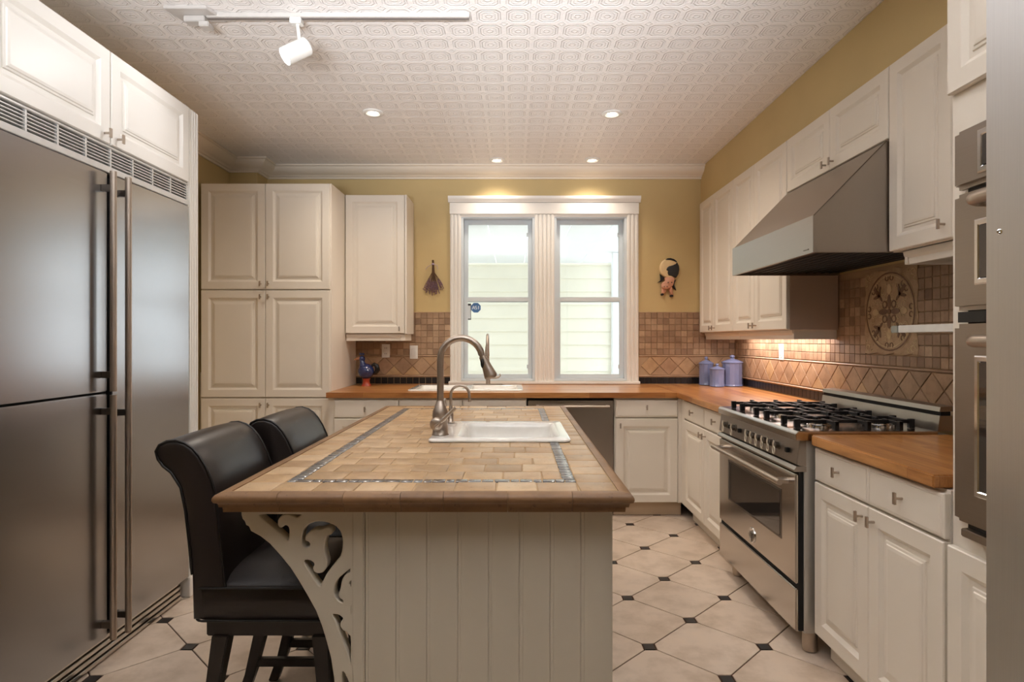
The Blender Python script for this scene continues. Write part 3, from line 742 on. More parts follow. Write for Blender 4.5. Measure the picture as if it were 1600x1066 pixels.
# seam between slope and side
b = B(); b.cyl((1.287, hy0-.001, 1.833), (1.600, hy0-.001, 2.153), .0025, 6); b.build('seam', STEEL_D, hd)

# under cabinet light bar (pink-white) under the far uppers
ub = thing('under_cabinet_light', 'slim light bar below the far right wall cabinets', 'light', (1.80, 4.25, 1.345))
B().box(1.80, 1.84, 3.66, 4.9, 1.338, 1.353).build('housing', PLATE, ub); B().box(1.806, 1.834, 3.68, 4.88, 1.335, 1.338).build('diffuser', emit('bar diffuser', (255, 222, 205), 3), ub)
light('bar_light', 'AREA', (1.82, 4.28, 1.332), 4.5, (1, .86, .80), (1.82, 4.28, 0), shape='RECTANGLE', size=.03, size_y=1.2)

# ------------------------------------------------------------------ range
rg = thing('gas_range', 'stainless steel six burner gas range with oven on the right wall', 'range', (1.5, 2.955, 0))
RX0 = 1.168; ry0, ry1 = 2.490, 3.436
B().box(1.192, XR-.014, ry0+.004, ry1-.004, .090, .884).build('body', STEEL_V, rg, None, .003)
b = B(); b.prism([(1.156, .884), (1.156, .912), (1.166, .922), (1.74, .922), (1.74, .884)], ry0, ry1, FR); b.build('cooktop', STEEL_H, rg, None, .002)
b = B(); b.prism([(1.178, .780), (1.160, .786), (1.172, .884), (1.20, .884), (1.20, .780)], ry0+.002, ry1-.002, FR); cp = b.build('control_panel', STEEL_O, rg, None, .0015)
b = B(); b.prism([(1.150, .756), (1.150, .764), (1.160, .778), (1.20, .778), (1.20, .756)], ry0+.002, ry1-.002, FR); b.build('trim_rail', STEEL_O, rg)
dr = B().box(1.160, 1.190, ry0+.012, ry1-.008, .292, .744).build('oven_door', STEEL_H, rg, 40, .004)
B().box(1.1585, 1.1615, 2.632, 3.286, .436, .652).build('window_frame', STEEL_D, dr)
B().box(1.1570, 1.1595, 2.645, 3.272, .446, .642).build('window_glass', GLASSD, dr)
b = B(); b.cyl((1.112, 2.540, .702), (1.112, 3.395, .702), .0125, 18)
h_ = b.build('handle', NICKEL, dr, 40)
b = B(); b.cyl((1.112, 2.575, .702), (1.160, 2.575, .702), .013, 14); b.build('handle_post', NICKEL, dr, 40); b = B(); b.cyl((1.112, 3.36, .702), (1.160, 3.36, .702), .013, 14); b.build('handle_post', NICKEL, dr, 40)
B().box(1.160, 1.190, ry0+.012, ry1-.008, .095, .272).build('storage_drawer', STEEL_H, rg, 40, .004)
B().box(1.172, 1.191, ry0+.008, ry1-.006, .10, .756).build('door_gap', VOID, rg)
for x in (1.235, 1.80):
    for y in (ry0+.045, ry1-.09): B().lathe([(.026, .004), (.030, .008), (.030, .09)], (x, y, 0), (0, 0, 1), 18).build('foot', NICKEL, rg, 40)
# emblem: ring with a winged letter B
em = B(); em.lathe([(.036, 0), (.036, .004), (.033, .006), (.030, .004), (.001, .004)], (1.160, 2.955, .348), (-1, 0, 0), 28); e_ = em.build('emblem', CHROME, dr, 40)
b = B(); EF = lambda u, v, d: (1.156-d, 2.955-u, .348+v)
b.prism([(-.008, -.018), (-.003, -.018), (-.003, .018), (-.008, .018)], 0, .002, EF)
for cy_ in (.009, -.009):
    for k in range(8):
        t0 = -PI/2+k*PI/8; t1 = t0+PI/8
        b.prism([(-.003+.006*math.cos(t0), cy_+.0055*math.sin(t0)), (-.003+.012*math.cos(t0), cy_+.0095*math.sin(t0)), (-.003+.012*math.cos(t1), cy_+.0095*math.sin(t1)), (-.003+.006*math.cos(t1), cy_+.0055*math.sin(t1))], 0, .002, EF)
for sg in (-1, 1):
    for k in range(3): b.prism([(sg*.011, .010-k*.008), (sg*.026, .014-k*.009), (sg*.024, .010-k*.009), (sg*.011, .006-k*.008)], 0, .0015, EF)
b.build('emblem_relief', STEEL_D, e_)
for y in (3.320, 3.194, 2.995, 2.935, 2.868, 2.80, 2.735, 2.671):
    z = .834; x = 1.168
    b = B(); b.lathe([(.019, 0), (.019, .004), (.015, .006), (.014, .022), (.012, .024)], (x, y, z), (-1, 0, .12), 16); k_ = b.build('control_knob', STEEL_D, cp, 40)
    b = B()
    b.tube([(x-.026, y+.010*math.cos(a), z-.020+.0165*math.sin(a)) for a in [k*2*PI/16 for k in range(17)]], .0034, 8); b.tube([(x-.024, y, z+.022), (x-.028, y, z+.008), (x-.027, y, z-.005)], .0046, 8)
    b.build('knob_grip', KNOBG, k_, 50)
for y in (3.262, 3.118, 2.575): B().box(1.150, 1.166, y-.009, y+.009, .822, .842).build('switch', BLACK, cp, None, .002)
# backguard
b = B(); b.prism([(1.738, .9225), (1.746, .986), (1.800, .986), (1.800, .9225)], ry0, ry1, FR); b.build('backguard_face', STEEL_O, rg)
b = B(); b.prism([(1.752, .986), (1.752, 1.004), (1.792, 1.004), (1.792, .986)], ry0+.003, ry1-.003, FR); b.build('backguard_vent', VOID, rg)
b = B(); b.prism([(1.745, 1.003), (1.749, 1.022), (1.806, 1.026), (1.806, 1.004)], ry0, ry1, FR); b.build('backguard_top', STEEL_O, rg)
# burners and grates
for gy in (2.652, 2.962, 3.272):
    for gx in (1.335, 1.600):
        b = B(); b.lathe([(.052, .922), (.052, .928), (.044, .932), (.044, .936), (.040, .938)], (gx, gy, 0), (0, 0, 1), 22); br = b.build('burner', CHROME, rg, 40)
        b = B(); b.lathe([(.036, .936), (.038, .940), (.034, .946), (.001, .947)], (gx, gy, 0), (0, 0, 1), 22); b.build('burner_cap', IRON, br, 40)
    b = B(); zt, zb_ = .958, .944
    def arm(x0, y0, x1, y1, foot0=True, foot1=True, w_=.006):
        d = Vector((x1-x0, y1-y0)).normalized(); nx, ny = -d.y*w_, d.x*w_
        b.prism([(x0+nx, y0+ny), (x0-nx, y0-ny), (x1-nx, y1-ny), (x1+nx, y1+ny)], zb_, zt, lambda a, c, dd: (a, c, dd))
        for (fx, fy, on, sgn) in ((x0, y0, foot0, 1), (x1, y1, foot1, -1)):
            if on:
                ex, ey = fx+d.x*.024*sgn, fy+d.y*.024*sgn
                b.prism([(fx+nx*1.4, fy+ny*1.4), (fx-nx*1.4, fy-ny*1.4), (ex-nx*1.4, ey-ny*1.4), (ex+nx*1.4, ey+ny*1.4)], .923, zt+.003, lambda a, c, dd: (a, c, dd))
    for yy in (-.062, .062): arm(1.195, gy+yy, 1.705, gy+yy)
    for gx in (1.335, 1.600):
        arm(gx, gy-.145, gx, gy-.020, True, False); arm(gx, gy+.145, gx, gy+.020, True, False)
        arm(gx-.075, gy-.062, gx-.075, gy+.062, False, False, .005); arm(gx+.075, gy-.062, gx+.075, gy+.062, False, False, .005)
    arm(1.4675, gy-.145, 1.4675, gy+.145)
    b.build('grate', IRON, rg, None, .0015, 1)

# ------------------------------------------------------------------ wall oven tower
ot = thing('wall_oven_cabinet', 'tall cream cabinet holding the double wall ovens at the right', 'cabinet', (1.55, 1.35, 0))
OX = 1.24
b = B(); b.box(OX+.001, XR-.012, .95, 1.716, .104, CEIL-.004); b.build('body', CREAM, ot)
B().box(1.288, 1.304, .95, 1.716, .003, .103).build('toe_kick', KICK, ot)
front(ot, 'door', '-x', OX, 1.335, 1.714, .107, .724, DOORP); front(ot, 'door', '-x', OX, .952, 1.331, .107, .724, DOORP)
front(ot, 'door', '-x', OX, 1.335, 1.714, 1.985, 2.782, DOORP); front(ot, 'door', '-x', OX, .952, 1.331, 1.985, 2.782, DOORP)
ov = thing('double_wall_oven', 'stainless steel double wall oven set in the tall cream cabinet', 'oven', (1.22, 1.33, .76))
oy0, oy1 = .985, 1.672
B().box(OX-.012, OX, oy0+.01, oy1-.03, .765, 1.86).build('chassis', BLACK, ov)
cpn = B().box(1.205, 1.240, oy0, oy1, 1.706, 1.866).build('control_panel', STEEL_O, ov, 40, .012, 4)
def oven_window(parent, z0, z1, y1=1.585):
    b = B(); b.inset((1.2045, 1.07, z0), (0, 1, 0), (0, 0, 1), (-1, 0, 0), y1-1.07, z1-z0, [(0, 0), (0, .003), (.004, .006), (.014, .006), (.018, .002)]); b.build('window_frame', CHROME, parent)
    B().box(1.200, 1.2035, 1.088, y1-.018, z0+.018, z1-.018).build('window_glass', GLASSD, parent)
oven_window(cpn, 1.730, 1.842, 1.575)
for z0, z1, wz0, wz1, hz in ((1.378, 1.694, 1.442, 1.612, 1.655), (.806, 1.342, .89, 1.258, 1.296)):
    d = B().box(1.205, 1.240, oy0, oy1, z0, z1).build('oven_door', STEEL_O, ov, 40, .012, 4); oven_window(d, wz0, wz1)
    b = B(); pth = [(1.205, 1.548, hz), (1.178, 1.546, hz), (1.162, 1.535, hz), (1.155, 1.51, hz), (1.155, 1.08, hz), (1.205, 1.05, hz)]
    b.tube(pth, .016, 14); b.build('handle', NICKEL, d, 50)
B().box(1.210, 1.228, oy0+.02, 1.655, 1.346, 1.374).build('vent_slot', BLACK, ov)
B().box(1.205, 1.228, oy0, 1.640, .770, .792).build('vent_trim', STEEL_O, ov, 40, .003)

# open shelf with a small vase
sh = thing('open_shelf', 'short white open shelf above the near worktop', 'shelf', (1.76, 2.13, 1.327))
B().box(1.600, XR-.012, 1.722, 2.530, 1.328, 1.358).build('board', PLATE, sh, None, .002)
B().box(1.598, XR-.012, 2.531, 2.575, 1.328, 1.357).build('end_bracket', simple('clear grey bracket', (150, 152, 142), .3), sh, None, .002)
vs = P(1490, 500, 2.2); vz = 1.3585
b = B(); b.lathe([(.030, 0), (.038, .02), (.045, .05), (.040, .085), (.024, .105), (.026, .118), (.030, .122)], (1.665, 2.19, vz), (0, 0, 1), 20)
tag(b.build('vase', simple('blue white glaze', (150, 170, 190), .2), None, 60), 'small blue and white vase on the open shelf', 'vase')

# big steel appliance side at the right edge
sp = thing('steel_appliance', 'tall stainless steel appliance side filling the right edge', 'appliance', (1.35, .95, 0))
B().box(.8525, 1.86, .72, 1.10, .004, 2.78).build('side_panel', STEEL_V, sp, 40, .004)
b = B(); c = P(1562, 362, .72); b.ball((c.x, .72, c.z), .0035, .002, .0035, 10, 6); b.build('screw', CHROME, sp, 40)

# ------------------------------------------------------------------ island
ib = thing('island_cabinet', 'beadboard island base painted pale cream under the tiled top', 'kitchen island', (-.08, 2.55, 0))
IX0, IX1, IY0, IY1 = -.428, .2597, 1.600, 3.46; IZ = .862
def bead(n0, n1, wd, fn, name='board'):
    k = round((n1-n0)/wd); w_ = (n1-n0)/k
    bb = B(); g1 = .0004
    bb.prism([(-w_/2+g1, 0), (-w_/2+g1, .0082), (-w_/2+g1+.002, .0090), (-w_/2+g1+.007, .0090), (-w_/2+g1+.0085, .0083), (-w_/2+g1+.010, .0090), (w_/2-g1-.002, .0090), (w_/2-g1, .0082), (w_/2-g1, 0)], .004, IZ, fn(0))
    me, _ = mesh_of(bb, name, ISLE, center=Vector((0, 0, 0)))
    return me, k, w_
me, k, w_ = bead(IX0+.036, IX1-.002, .0825, lambda c: (lambda a, d, z: (a, -d, z)))
for i in range(k): put('beadboard', me, (IX0+.036+(i+.5)*w_, IY0+.010, 0), ib)
me, k, w_ = bead(IY0+.04, IY1, .0825, lambda c: (lambda a, d, z: (d, a, z)))
for i in range(k): put('beadboard', me, (IX1-.010, IY0+.04+(i+.5)*w_, 0), ib)
me, k, w_ = bead(IY0+.04, IY1, .0825, lambda c: (lambda a, d, z: (-d, a, z)))
for i in range(k): put('beadboard', me, (IX0+.010, IY0+.04+(i+.5)*w_, 0), ib)
b = B(); b.box(IX0+.010, IX1-.010, IY0+.010, IY0+.028, .004, IZ); b.box(IX0+.010, IX0+.028, IY0+.028, IY1, .004, IZ); b.box(IX1-.028, IX1-.010, IY0+.028, IY1, .004, IZ); b.box(IX0+.01, IX1-.01, IY1, IY1+.018, .004, IZ); b.build('carcass', ISLE, ib)
B().box(IX0, IX0+.034, IY0, IY0+.036, .004, IZ).build('corner_trim', ISLE, ib, None, .004, 3)
B().box(IX1-.018, IX1+.0005, IY0+.001, IY0+.036, .004, IZ).build('corner_trim', ISLE, ib, None, .003, 3)

# scroll bracket: outline with pierced openings
def sc(pts, Y=1.60): return [((360+x/3.725-803)*Y/949, 1.3-(780+y/3.725-530.5)*Y/949) for x, y in pts]
outer = [(66, 76), (66, 95), (72, 115), (85, 130), (92, 150), (108, 158), (120, 185), (175, 215), (230, 258), (290, 325), (350, 398), (400, 475), (450, 560), (500, 650), (535, 740), (562, 830), (588, 930), (605, 1040), (616, 1180), (622, 1340), (640, 1420), (710, 1450), (710, 76)]
H = [
 [(152, 84), (165, 108), (205, 143), (270, 196), (322, 244), (338, 248), (343, 230), (346, 190), (342, 165), (328, 151), (310, 150), (298, 162), (286, 165), (277, 150), (280, 122), (300, 100), (330, 94), (365, 106), (385, 116), (412, 98), (432, 86)],
 [(500, 126), (560, 131), (612, 152), (645, 190), (658, 240), (655, 300), (640, 345), (600, 390), (562, 440), (538, 490), (527, 517), (505, 510), (470, 455), (430, 392), (416, 362), (435, 351), (465, 354), (488, 370), (492, 388), (482, 405), (488, 422), (508, 431), (532, 427), (551, 405), (557, 370), (547, 340), (538, 300), (543, 250), (551, 222), (562, 208), (583, 206), (585, 185), (567, 170), (545, 177), (520, 186), (490, 182), (458, 198), (437, 222), (436, 242), (455, 246), (468, 262), (462, 283), (445, 291), (425, 286), (410, 266), (407, 225), (420, 175), (452, 143)],
 [(700, 398), (662, 428), (622, 462), (600, 500), (594, 540), (602, 575), (625, 602), (650, 613), (663, 603), (656, 586), (638, 578), (632, 560), (645, 522), (650, 482), (665, 452), (688, 436), (700, 432)],
 [(706, 470), (690, 480), (686, 498), (694, 512), (706, 516)],
 [(706, 612), (697, 630), (695, 655), (700, 675), (706, 682)],
 [(596, 667), (630, 671), (655, 690), (660, 708), (645, 722), (642, 745), (656, 764), (676, 771), (690, 790), (704, 800), (704, 985), (690, 945), (650, 832), (612, 735), (586, 677)],
 [(640, 1010), (660, 1000), (690, 1060), (704, 1130), (704, 1300), (670, 1330), (655, 1230), (645, 1110)],
]
def smooth_poly(p, it=1):
    for _ in range(it):
        q_ = []
        for i in range(len(p)):
            a = p[i]; c_ = p[(i+1) % len(p)]; q_ += [(a[0]*.8+c_[0]*.2, a[1]*.8+c_[1]*.2), (a[0]*.2+c_[0]*.8, a[1]*.2+c_[1]*.8)]
        p = q_
    return p
cu = bpy.data.curves.new('bracket_curve', 'CURVE'); cu.dimensions = '2D'; cu.fill_mode = 'BOTH'; cu.extrude = .015; cu.bevel_depth = .0025; cu.bevel_resolution = 1
for i, pl_ in enumerate([outer]+H):
    pts = sc(pl_ if i == 0 else smooth_poly(pl_, 1)); sp_ = cu.splines.new('POLY'); sp_.points.add(len(pts)-1)
    for q_, (a, z) in zip(sp_.points, pts): q_.co = (a, z, 0, 1)
    sp_.use_cyclic_u = True
to = bpy.data.objects.new('tmp', cu); C.objects.link(to); bpy.context.view_layer.update()
dg = bpy.context.evaluated_depsgraph_get(); bme = bpy.data.meshes.new_from_object(to.evaluated_get(dg)); bpy.data.objects.remove(to)
bme.transform(Matrix(((1, 0, 0, 0), (0, 0, -1, 0), (0, 1, 0, 0), (0, 0, 0, 1))))
bme.name = 'scroll_bracket'; bme.materials.clear(); bme.materials.append(ISLE)
cz = .60; bme.transform(Matrix.Translation((.57, 0, -cz)))
for yy in (1.620,):
    put('scroll_bracket', bme, (-.57, yy, cz), ib)

# tiled top
TX0, TX1, TY0, TY1, TZ = -.7576, .3027, 1.520, 3.560, .912
it = thing('tiled_worktop', 'travertine tiled island worktop with a dark mosaic border', 'island top', ((TX0+TX1)/2, 2.54, .86))
HX0, HX1, HY0, HY1 = -.255, .195, 2.325, 2.775       # opening for the prep sink
z0, z1 = IZ+.0005, TZ-.0028; b = B()
b.box(TX0+.03, HX0, TY0+.03, TY1-.03, z0, z1); b.box(HX1, TX1-.03, TY0+.03, TY1-.03, z0, z1); b.box(HX0, HX1, TY0+.03, HY0, z0, z1); b.box(HX0, HX1, HY1, TY1-.03, z0, z1)
b.build('mortar_bed', GROUT, it)
SK = (-.318, .208, 2.298, 2.806)                       # area covered by the sink rim
def clip(r):
    x0, x1, y0, y1 = r; a, c, d, e = SK
    if x1 <= a or x0 >= c or y1 <= d or y0 >= e: return [r]
    out = []
    if x0 < a-.012: out.append((x0, a, y0, y1))
    elif x1 > c+.012: out.append((c, x1, y0, y1))
    elif y0 < d-.012: out.append((x0, x1, y0, d))
    elif y1 > e+.012: out.append((x0, x1, e, y1))
    return out
def toptile(r, name, mat, gap=.0016, dz=.0012, bev=.003):
    for x0, x1, y0, y1 in clip(r):
        x0 += gap; x1 -= gap; y0 += gap; y1 -= gap
        if x1-x0 < .006 or y1-y0 < .006: continue
        z = TZ+random.uniform(-dz, dz*.4); j = [random.uniform(-.0012, .0012) for _ in range(8)]; bv = min(bev, (x1-x0)/3, (y1-y0)/3)
        c4 = [(x0+j[0], y0+j[1]), (x1+j[2], y0+j[3]), (x1+j[4], y1+j[5]), (x0+j[6], y1+j[7])]
        mx, my = (x0+x1)/2, (y0+y1)/2
        inn = lambda q_, b_: [(x+(b_ if x < mx else -b_), y+(b_ if y < my else -b_)) for x, y in q_]
        b = B(); b.loft([[(x, y, TZ-.0065) for x, y in c4], [(x, y, z-.0022) for x, y in c4], [(x, y, z-.0006) for x, y in inn(c4, bv*.4)], [(x, y, z) for x, y in inn(c4, bv)]])
        b.build(name, mat, it, 60)
EI = .036                                              # width of the edge moulding on top
ax0, ax1, ay0, ay1 = TX0+EI, TX1-EI, TY0+EI, TY1-EI
mx0, mx1, my0, my1 = -.622, .170, 1.664, 3.395; MW = .036
# left and right bands
rows = []; y = ay0; hgt = (ay1-ay0)/20
for i in range(20): rows.append((ay0+i*hgt, ay0+(i+1)*hgt))
my0 = rows[1][0]; my1 = rows[18][1]-.0
for i, (a, c) in enumerate(rows):
    if i in (0, 19): continue
    toptile((ax0, mx0, a, c), 'top_tile', TRAV); toptile((mx1, ax1, a, c), 'top_tile', TRAV)
for a, c in (rows[0], rows[19]):
    x = ax0
    ws = [.10, .111, .111, .105, .052, .111, .111, .111, .112, .101]; tot = sum(ws); k = (ax1-ax0)/tot
    for w_ in ws: toptile((x, x+w_*k, a, c), 'top_tile', TRAV); x += w_*k
# mosaic frame
def mos_run(horizontal, p0, p1, q0, q1):
    p = p0
    while p < p1-.004:
        st_ = random.choice([.018, .026, .034, .036]) if not horizontal else random.choice([.026, .036, .044])
        e = min(p+st_, p1)
        if p1-e < .012: e = p1
        if horizontal: toptile((p, e, q0, q1), 'mosaic_tile', MOS, .0011, .0006, .0015)
        else: toptile((q0, q1, p, e), 'mosaic_tile', MOS, .0011, .0006, .0015)
        p = e
mos_run(True, mx0, mx1, my0, my0+MW*.9); mos_run(True, mx0, mx1, my1-MW*.9, my1)
mos_run(False, my0+MW*.9, my1-MW*.9, mx0, mx0+MW); mos_run(False, my0+MW*.9, my1-MW*.9, mx1-MW, mx1)
fx0, fx1, fy0, fy1 = mx0+MW, mx1-MW, my0+MW*.9, my1-MW*.9
nr = round((fy1-fy0)/.1005); rh = (fy1-fy0)/nr
for i in range(nr):
    off = [0, .055, .02, .078, .04, .095][i % 6]; x = fx0
    first = True
    while x < fx1-.002:
        w_ = (.111-off) if first and off else .111
        e = min(x+w_, fx1)
        if fx1-e < .022: e = fx1
        toptile((x, e, fy0+i*rh, fy0+(i+1)*rh), 'top_tile', TRAV); x = e; first = False
# edge moulding pieces with mitred corners
EP = [(-EI+.0015, -.006), (-EI+.0015, 0), (-.014, 0), (-.005, -.004), (-.001, -.010), (0, -.016), (-.003, -.023), (-.010, -.026), (-.0115, -.030), (-.0125, -.036), (-.019, -.037), (-.020, -.050), (-EI, -.050), (-EI, -.006)]
def edge(side, t0, t1, m0, m1):
    rings = []
    for t, mt_, sg in ((t0, m0, -1), (t1, m1, 1)):
        ring = []
        for o, z in EP:
            tt = t+(sg*o if mt_ else 0)+(0 if mt_ else -sg*.0005)
            zz = TZ+z
            ring.append({'f': (tt, TY0-o, zz), 'b': (tt, TY1+o, zz), 'l': (TX0-o, tt, zz), 'r': (TX1+o, tt, zz)}[side])
        rings.append(ring)
    B().loft(rings).build('edge_tile', TEDGE, it, 50)
for side, a0, a1, n in (('f', TX0, TX1, 7), ('b', TX0, TX1, 7), ('l', TY0, TY1, 13), ('r', TY0, TY1, 13)):
    cuts = [a0+(a1-a0)*(k/n)+(random.uniform(-.02, .02) if 0 < k < n else 0) for k in range(n+1)]
    if side in 'fb': cuts = [a0, a0+.163, a0+.328, a0+.472, a0+.58, a0+.742, a0+.905, a1]
    for k in range(len(cuts)-1): edge(side, cuts[k], cuts[k+1], k == 0, k == len(cuts)-2)

sink('prep_sink', 'white single bowl prep sink set in the tiled island top', -.326, .216, 2.290, 2.814, [(-.222, .180, 2.345, 2.765)], TZ, .16)

# faucets
def faucet_main():
    bx, by = -.292, 2.41; z = TZ+.0105
    t = thing('pull_down_faucet', 'tall brushed nickel pull-down faucet at the island sink', 'faucet', (bx, by, z))
    b = B(); b.lathe([(.034, 0), (.034, .003), (.0315, .006), (.029, .045), (.030, .060), (.032, .075), (.030, .095), (.024, .108), (.022, .116), (.019, .122), (.0145, .135)], (bx, by, z), (0, 0, 1), 28); b.build('body', NICKEL, t, 50)
    r = .083; zc = P(0, 561, by).z; path = [(bx, by, z+.13), (bx, by, zc)]
    for k in range(1, 15):
        a = PI-k*(PI*.935)/14; path.append((bx+r+r*math.cos(a), by, zc+r*math.sin(a)))
    b = B(); b.tube(path, .0135, 20); b.build('spout', NICKEL, t, 60)
    e = Vector(path[-1]); d = (Vector(path[-1])-Vector(path[-2])).normalized(); d = (d+Vector((.10, 0, 0))).normalized()
    b = B(); b.lathe([(.0115, -.002), (.0115, .006), (.0145, .007), (.017, .03), (.021, .06), (.026, .088), (.0265, .094), (.020, .102), (.001, .102)], e, d, 24); hd_ = b.build('spray_head', NICKEL, t, 50)
    b = B(); m_ = e+d*.036; b.ball(m_+Vector((-.011, -.0145, 0)), .007, .006, .019, 12, 8); b.build('spray_button', BLACK, hd_, 60)
    c_ = Vector((bx-.010, by-.030, P(0, 660.6, by).z)); b = B(); b.lathe([(.022, 0), (.025, .004), (.025, .014), (.020, .019), (.001, .020)], c_, (-.1, -1, 0), 24); lv = b.build('lever_hub', NICKEL, t, 50)
    b = B(); q0 = c_+Vector((-.006, -.014, -.012)); q1 = P(712, 637, by-.045); b.tube([q0, q0.lerp(q1, .4), q1], [.0075, .0085, .0065], 12); b.build('lever', NICKEL, t, 60)
faucet_main()
def faucet_small():
    bx, by = -.285, 2.745; z = TZ+.0105
    t = thing('filtered_water_tap', 'small slim gooseneck tap behind the tall island faucet', 'faucet', (bx, by, z))
    b = B(); b.lathe([(.018, 0), (.018, .004), (.013, .008), (.011, .05), (.009, .07), (.006, .08)], (bx, by, z), (0, 0, 1), 18); b.build('body', NICKEL, t, 50)
    r = .0415; zc = 1.05; path = [(bx, by, z+.07), (bx, by, zc)]
    for k in range(1, 15):
        a = PI-k*(PI*1.0)/14; path.append((bx+r+r*math.cos(a), by, zc+r*math.sin(a)))
    path.append((path[-1][0]+.001, by, path[-1][2]-.018))
    b = B(); b.tube(path, .0064, 12); e = path[-1]; b.cyl(e, (e[0]+.001, e[1], e[2]-.014), .0075, 12); b.build('spout', NICKEL, t, 60)
    b = B(); b.tube([(bx-.012, by-.01, z+.028), (bx-.026, by-.02, z+.050), (bx-.029, by-.02, z+.098), (bx-.024, by-.02, z+.112)], [.006, .009, .011, .006], 12); b.build('lever', NICKEL, t, 60)
faucet_small()
def faucet_back():
    bx, by = -.215, 5.06; z = CT+.0105
    t = thing('sink_faucet', 'nickel faucet with a side lever behind the double sink', 'faucet', (bx, by, z))
    b = B(); b.box(bx-.125, bx+.125, by-.024, by+.024, z, z+.009); b.build('base_plate', NICKEL, t, 40, .004, 2)
    b = B(); b.lathe([(.020, .008), (.018, .02), (.016, .10), (.013, .16)], (bx, by, z), (0, 0, 1), 20)
    b.build('body', NICKEL, t, 50)
    path = [(bx, by, z+.15), (bx, by, z+.33)]+[(bx, by-.085+.085*math.cos(a), z+.33+.085*math.sin(a)) for a in [k*PI/12 for k in range(1, 13)]]
    b = B(); b.tube(path, .0105, 14); b.build('spout', NICKEL, t, 60)
    e = Vector(path[-1]); b = B(); b.lathe([(.012, 0), (.015, .02), (.020, .085), (.014, .09)], e, (0, 0, -1), 18); b.build('spray_head', NICKEL, t, 50)
    b = B(); lz = z+.060; b.tube([(bx, by, lz), (bx+.06, by-.01, lz), (bx+.088, by-.012, lz+.004), (bx+.102, by-.012, lz+.018), (bx+.098, by-.012, lz+.034)], [.011, .012, .009, .0065, .004], 12); b.build('lever', NICKEL, t, 60)
faucet_back()

# ------------------------------------------------------------------ bar stools
def stool(dx=0, dy=0, label=''):
    y0, y1 = 1.805, 2.225
    t = thing('bar_stool', label, 'stool', (-.72+dx, 2.015+dy, 0), 'leather bar stools')
    prof_ = [(-.956, .465), (-.960, .60), (-.969, .694), (-.980, .79), (-.994, .858), (-1.022, .902), (-1.046, .921), (-1.062, .943), (-1.068, .967), (-1.058, .986), (-1.034, .998), (-1.007, 1.0), (-.979, .992), (-.956, .976), (-.936, .953), (-.916, .920), (-.899, .882), (-.888, .846), (-.880, .77), (-.868, .656), (-.858, .56), (-.855, .465)]
    def shp(ins):
        cx = sum(p[0] for p in prof_)/len(prof_); out = []
        n = len(prof_)
        for i, (x, z) in enumerate(prof_):
            a = Vector(prof_[i-1]); c_ = Vector(prof_[(i+1) % n]); d = (c_-a).normalized(); nr_ = Vector((d.y, -d.x))
            out.append((x+nr_.x*ins, z+nr_.y*ins))
        return out
    ins = [(0.012, 0), (.003, .004), (0, .014), (-.003, .10), (-.004, .21), (-.003, .32), (0, .406), (.003, .416), (.012, .42)]
    b = B(); b.loft([[(x+dx, y0+dy+yy, z) for x, z in shp(i_)] for i_, yy in ins]); bk = b.build('backrest', LEATHER, t, 60)
    for yy in (y0+.004, y1-.004):
        b = B(); b.tube([(x+dx, yy+dy, z) for x, z in shp(.0015)[1:-1]], .0042, 8); b.build('piping', PIPING, bk, 60)
    b = B(); cx, cy = (-.955-.51)/2+dx, (y0+y1)/2+dy; hx, hy = (.445)/2, .210
    b.loft([rrect(cx, cy, hx-.012, hy-.012, .03, .458), rrect(cx, cy, hx, hy, .035, .468), rrect(cx, cy, hx+.001, hy+.001, .035, .556), rrect(cx, cy, hx-.008, hy-.008, .035, .570), rrect(cx, cy, hx-.04, hy-.04, .04, .588), rrect(cx, cy, hx-.10, hy-.10, .04, .602), rrect(cx, cy, hx-.16, hy-.16, .03, .606)])
    st_ = b.build('seat', LEATHER, t, 50)
    for zz in (.560, .463):
        b = B(); rr = rrect(cx, cy, hx+.0015, hy+.0015, .036, zz); b.tube(rr+[rr[0]], .0036, 8); b.build('piping', PIPING, st_, 60)
    b = B(); b.box(cx-.195, cx+.195, cy-.185, cy+.185, .405, .457); b.build('apron', DARKWOOD, t, None, .004)
    for sx in (-1, 1):
        for sy in (-1, 1):
            rings = []
            for z, spx, hw in ((.004, .085, .017), (.10, .055, .018), (.25, .022, .021), (.41, 0, .025)):
                lx = cx+sx*(.150+spx*(1.15 if sx < 0 else .5)); ly = cy+sy*(.168+spx*.12)
                rings.append([(lx-hw, ly-hw, z), (lx+hw, ly-hw, z), (lx+hw, ly+hw, z), (lx-hw, ly+hw, z)])
            b = B(); b.loft(rings); b.build('leg', DARKWOOD, t, None, .003)
    for sy in (-1, 1):
        B().box(cx-.205, cx+.17, cy+sy*.172-.010, cy+sy*.172+.010, .125, .155).build('stretcher', DARKWOOD, t, None, .002)
    B().box(cx+.156, cx+.180, cy-.165, cy+.165, .20, .23).build('foot_rail', DARKWOOD, t, None, .002)
stool(0, 0, 'dark brown leather bar stool nearest the camera, at the front of the island')
stool(.066, .480, 'dark brown leather bar stool farther back, behind the nearest stool')

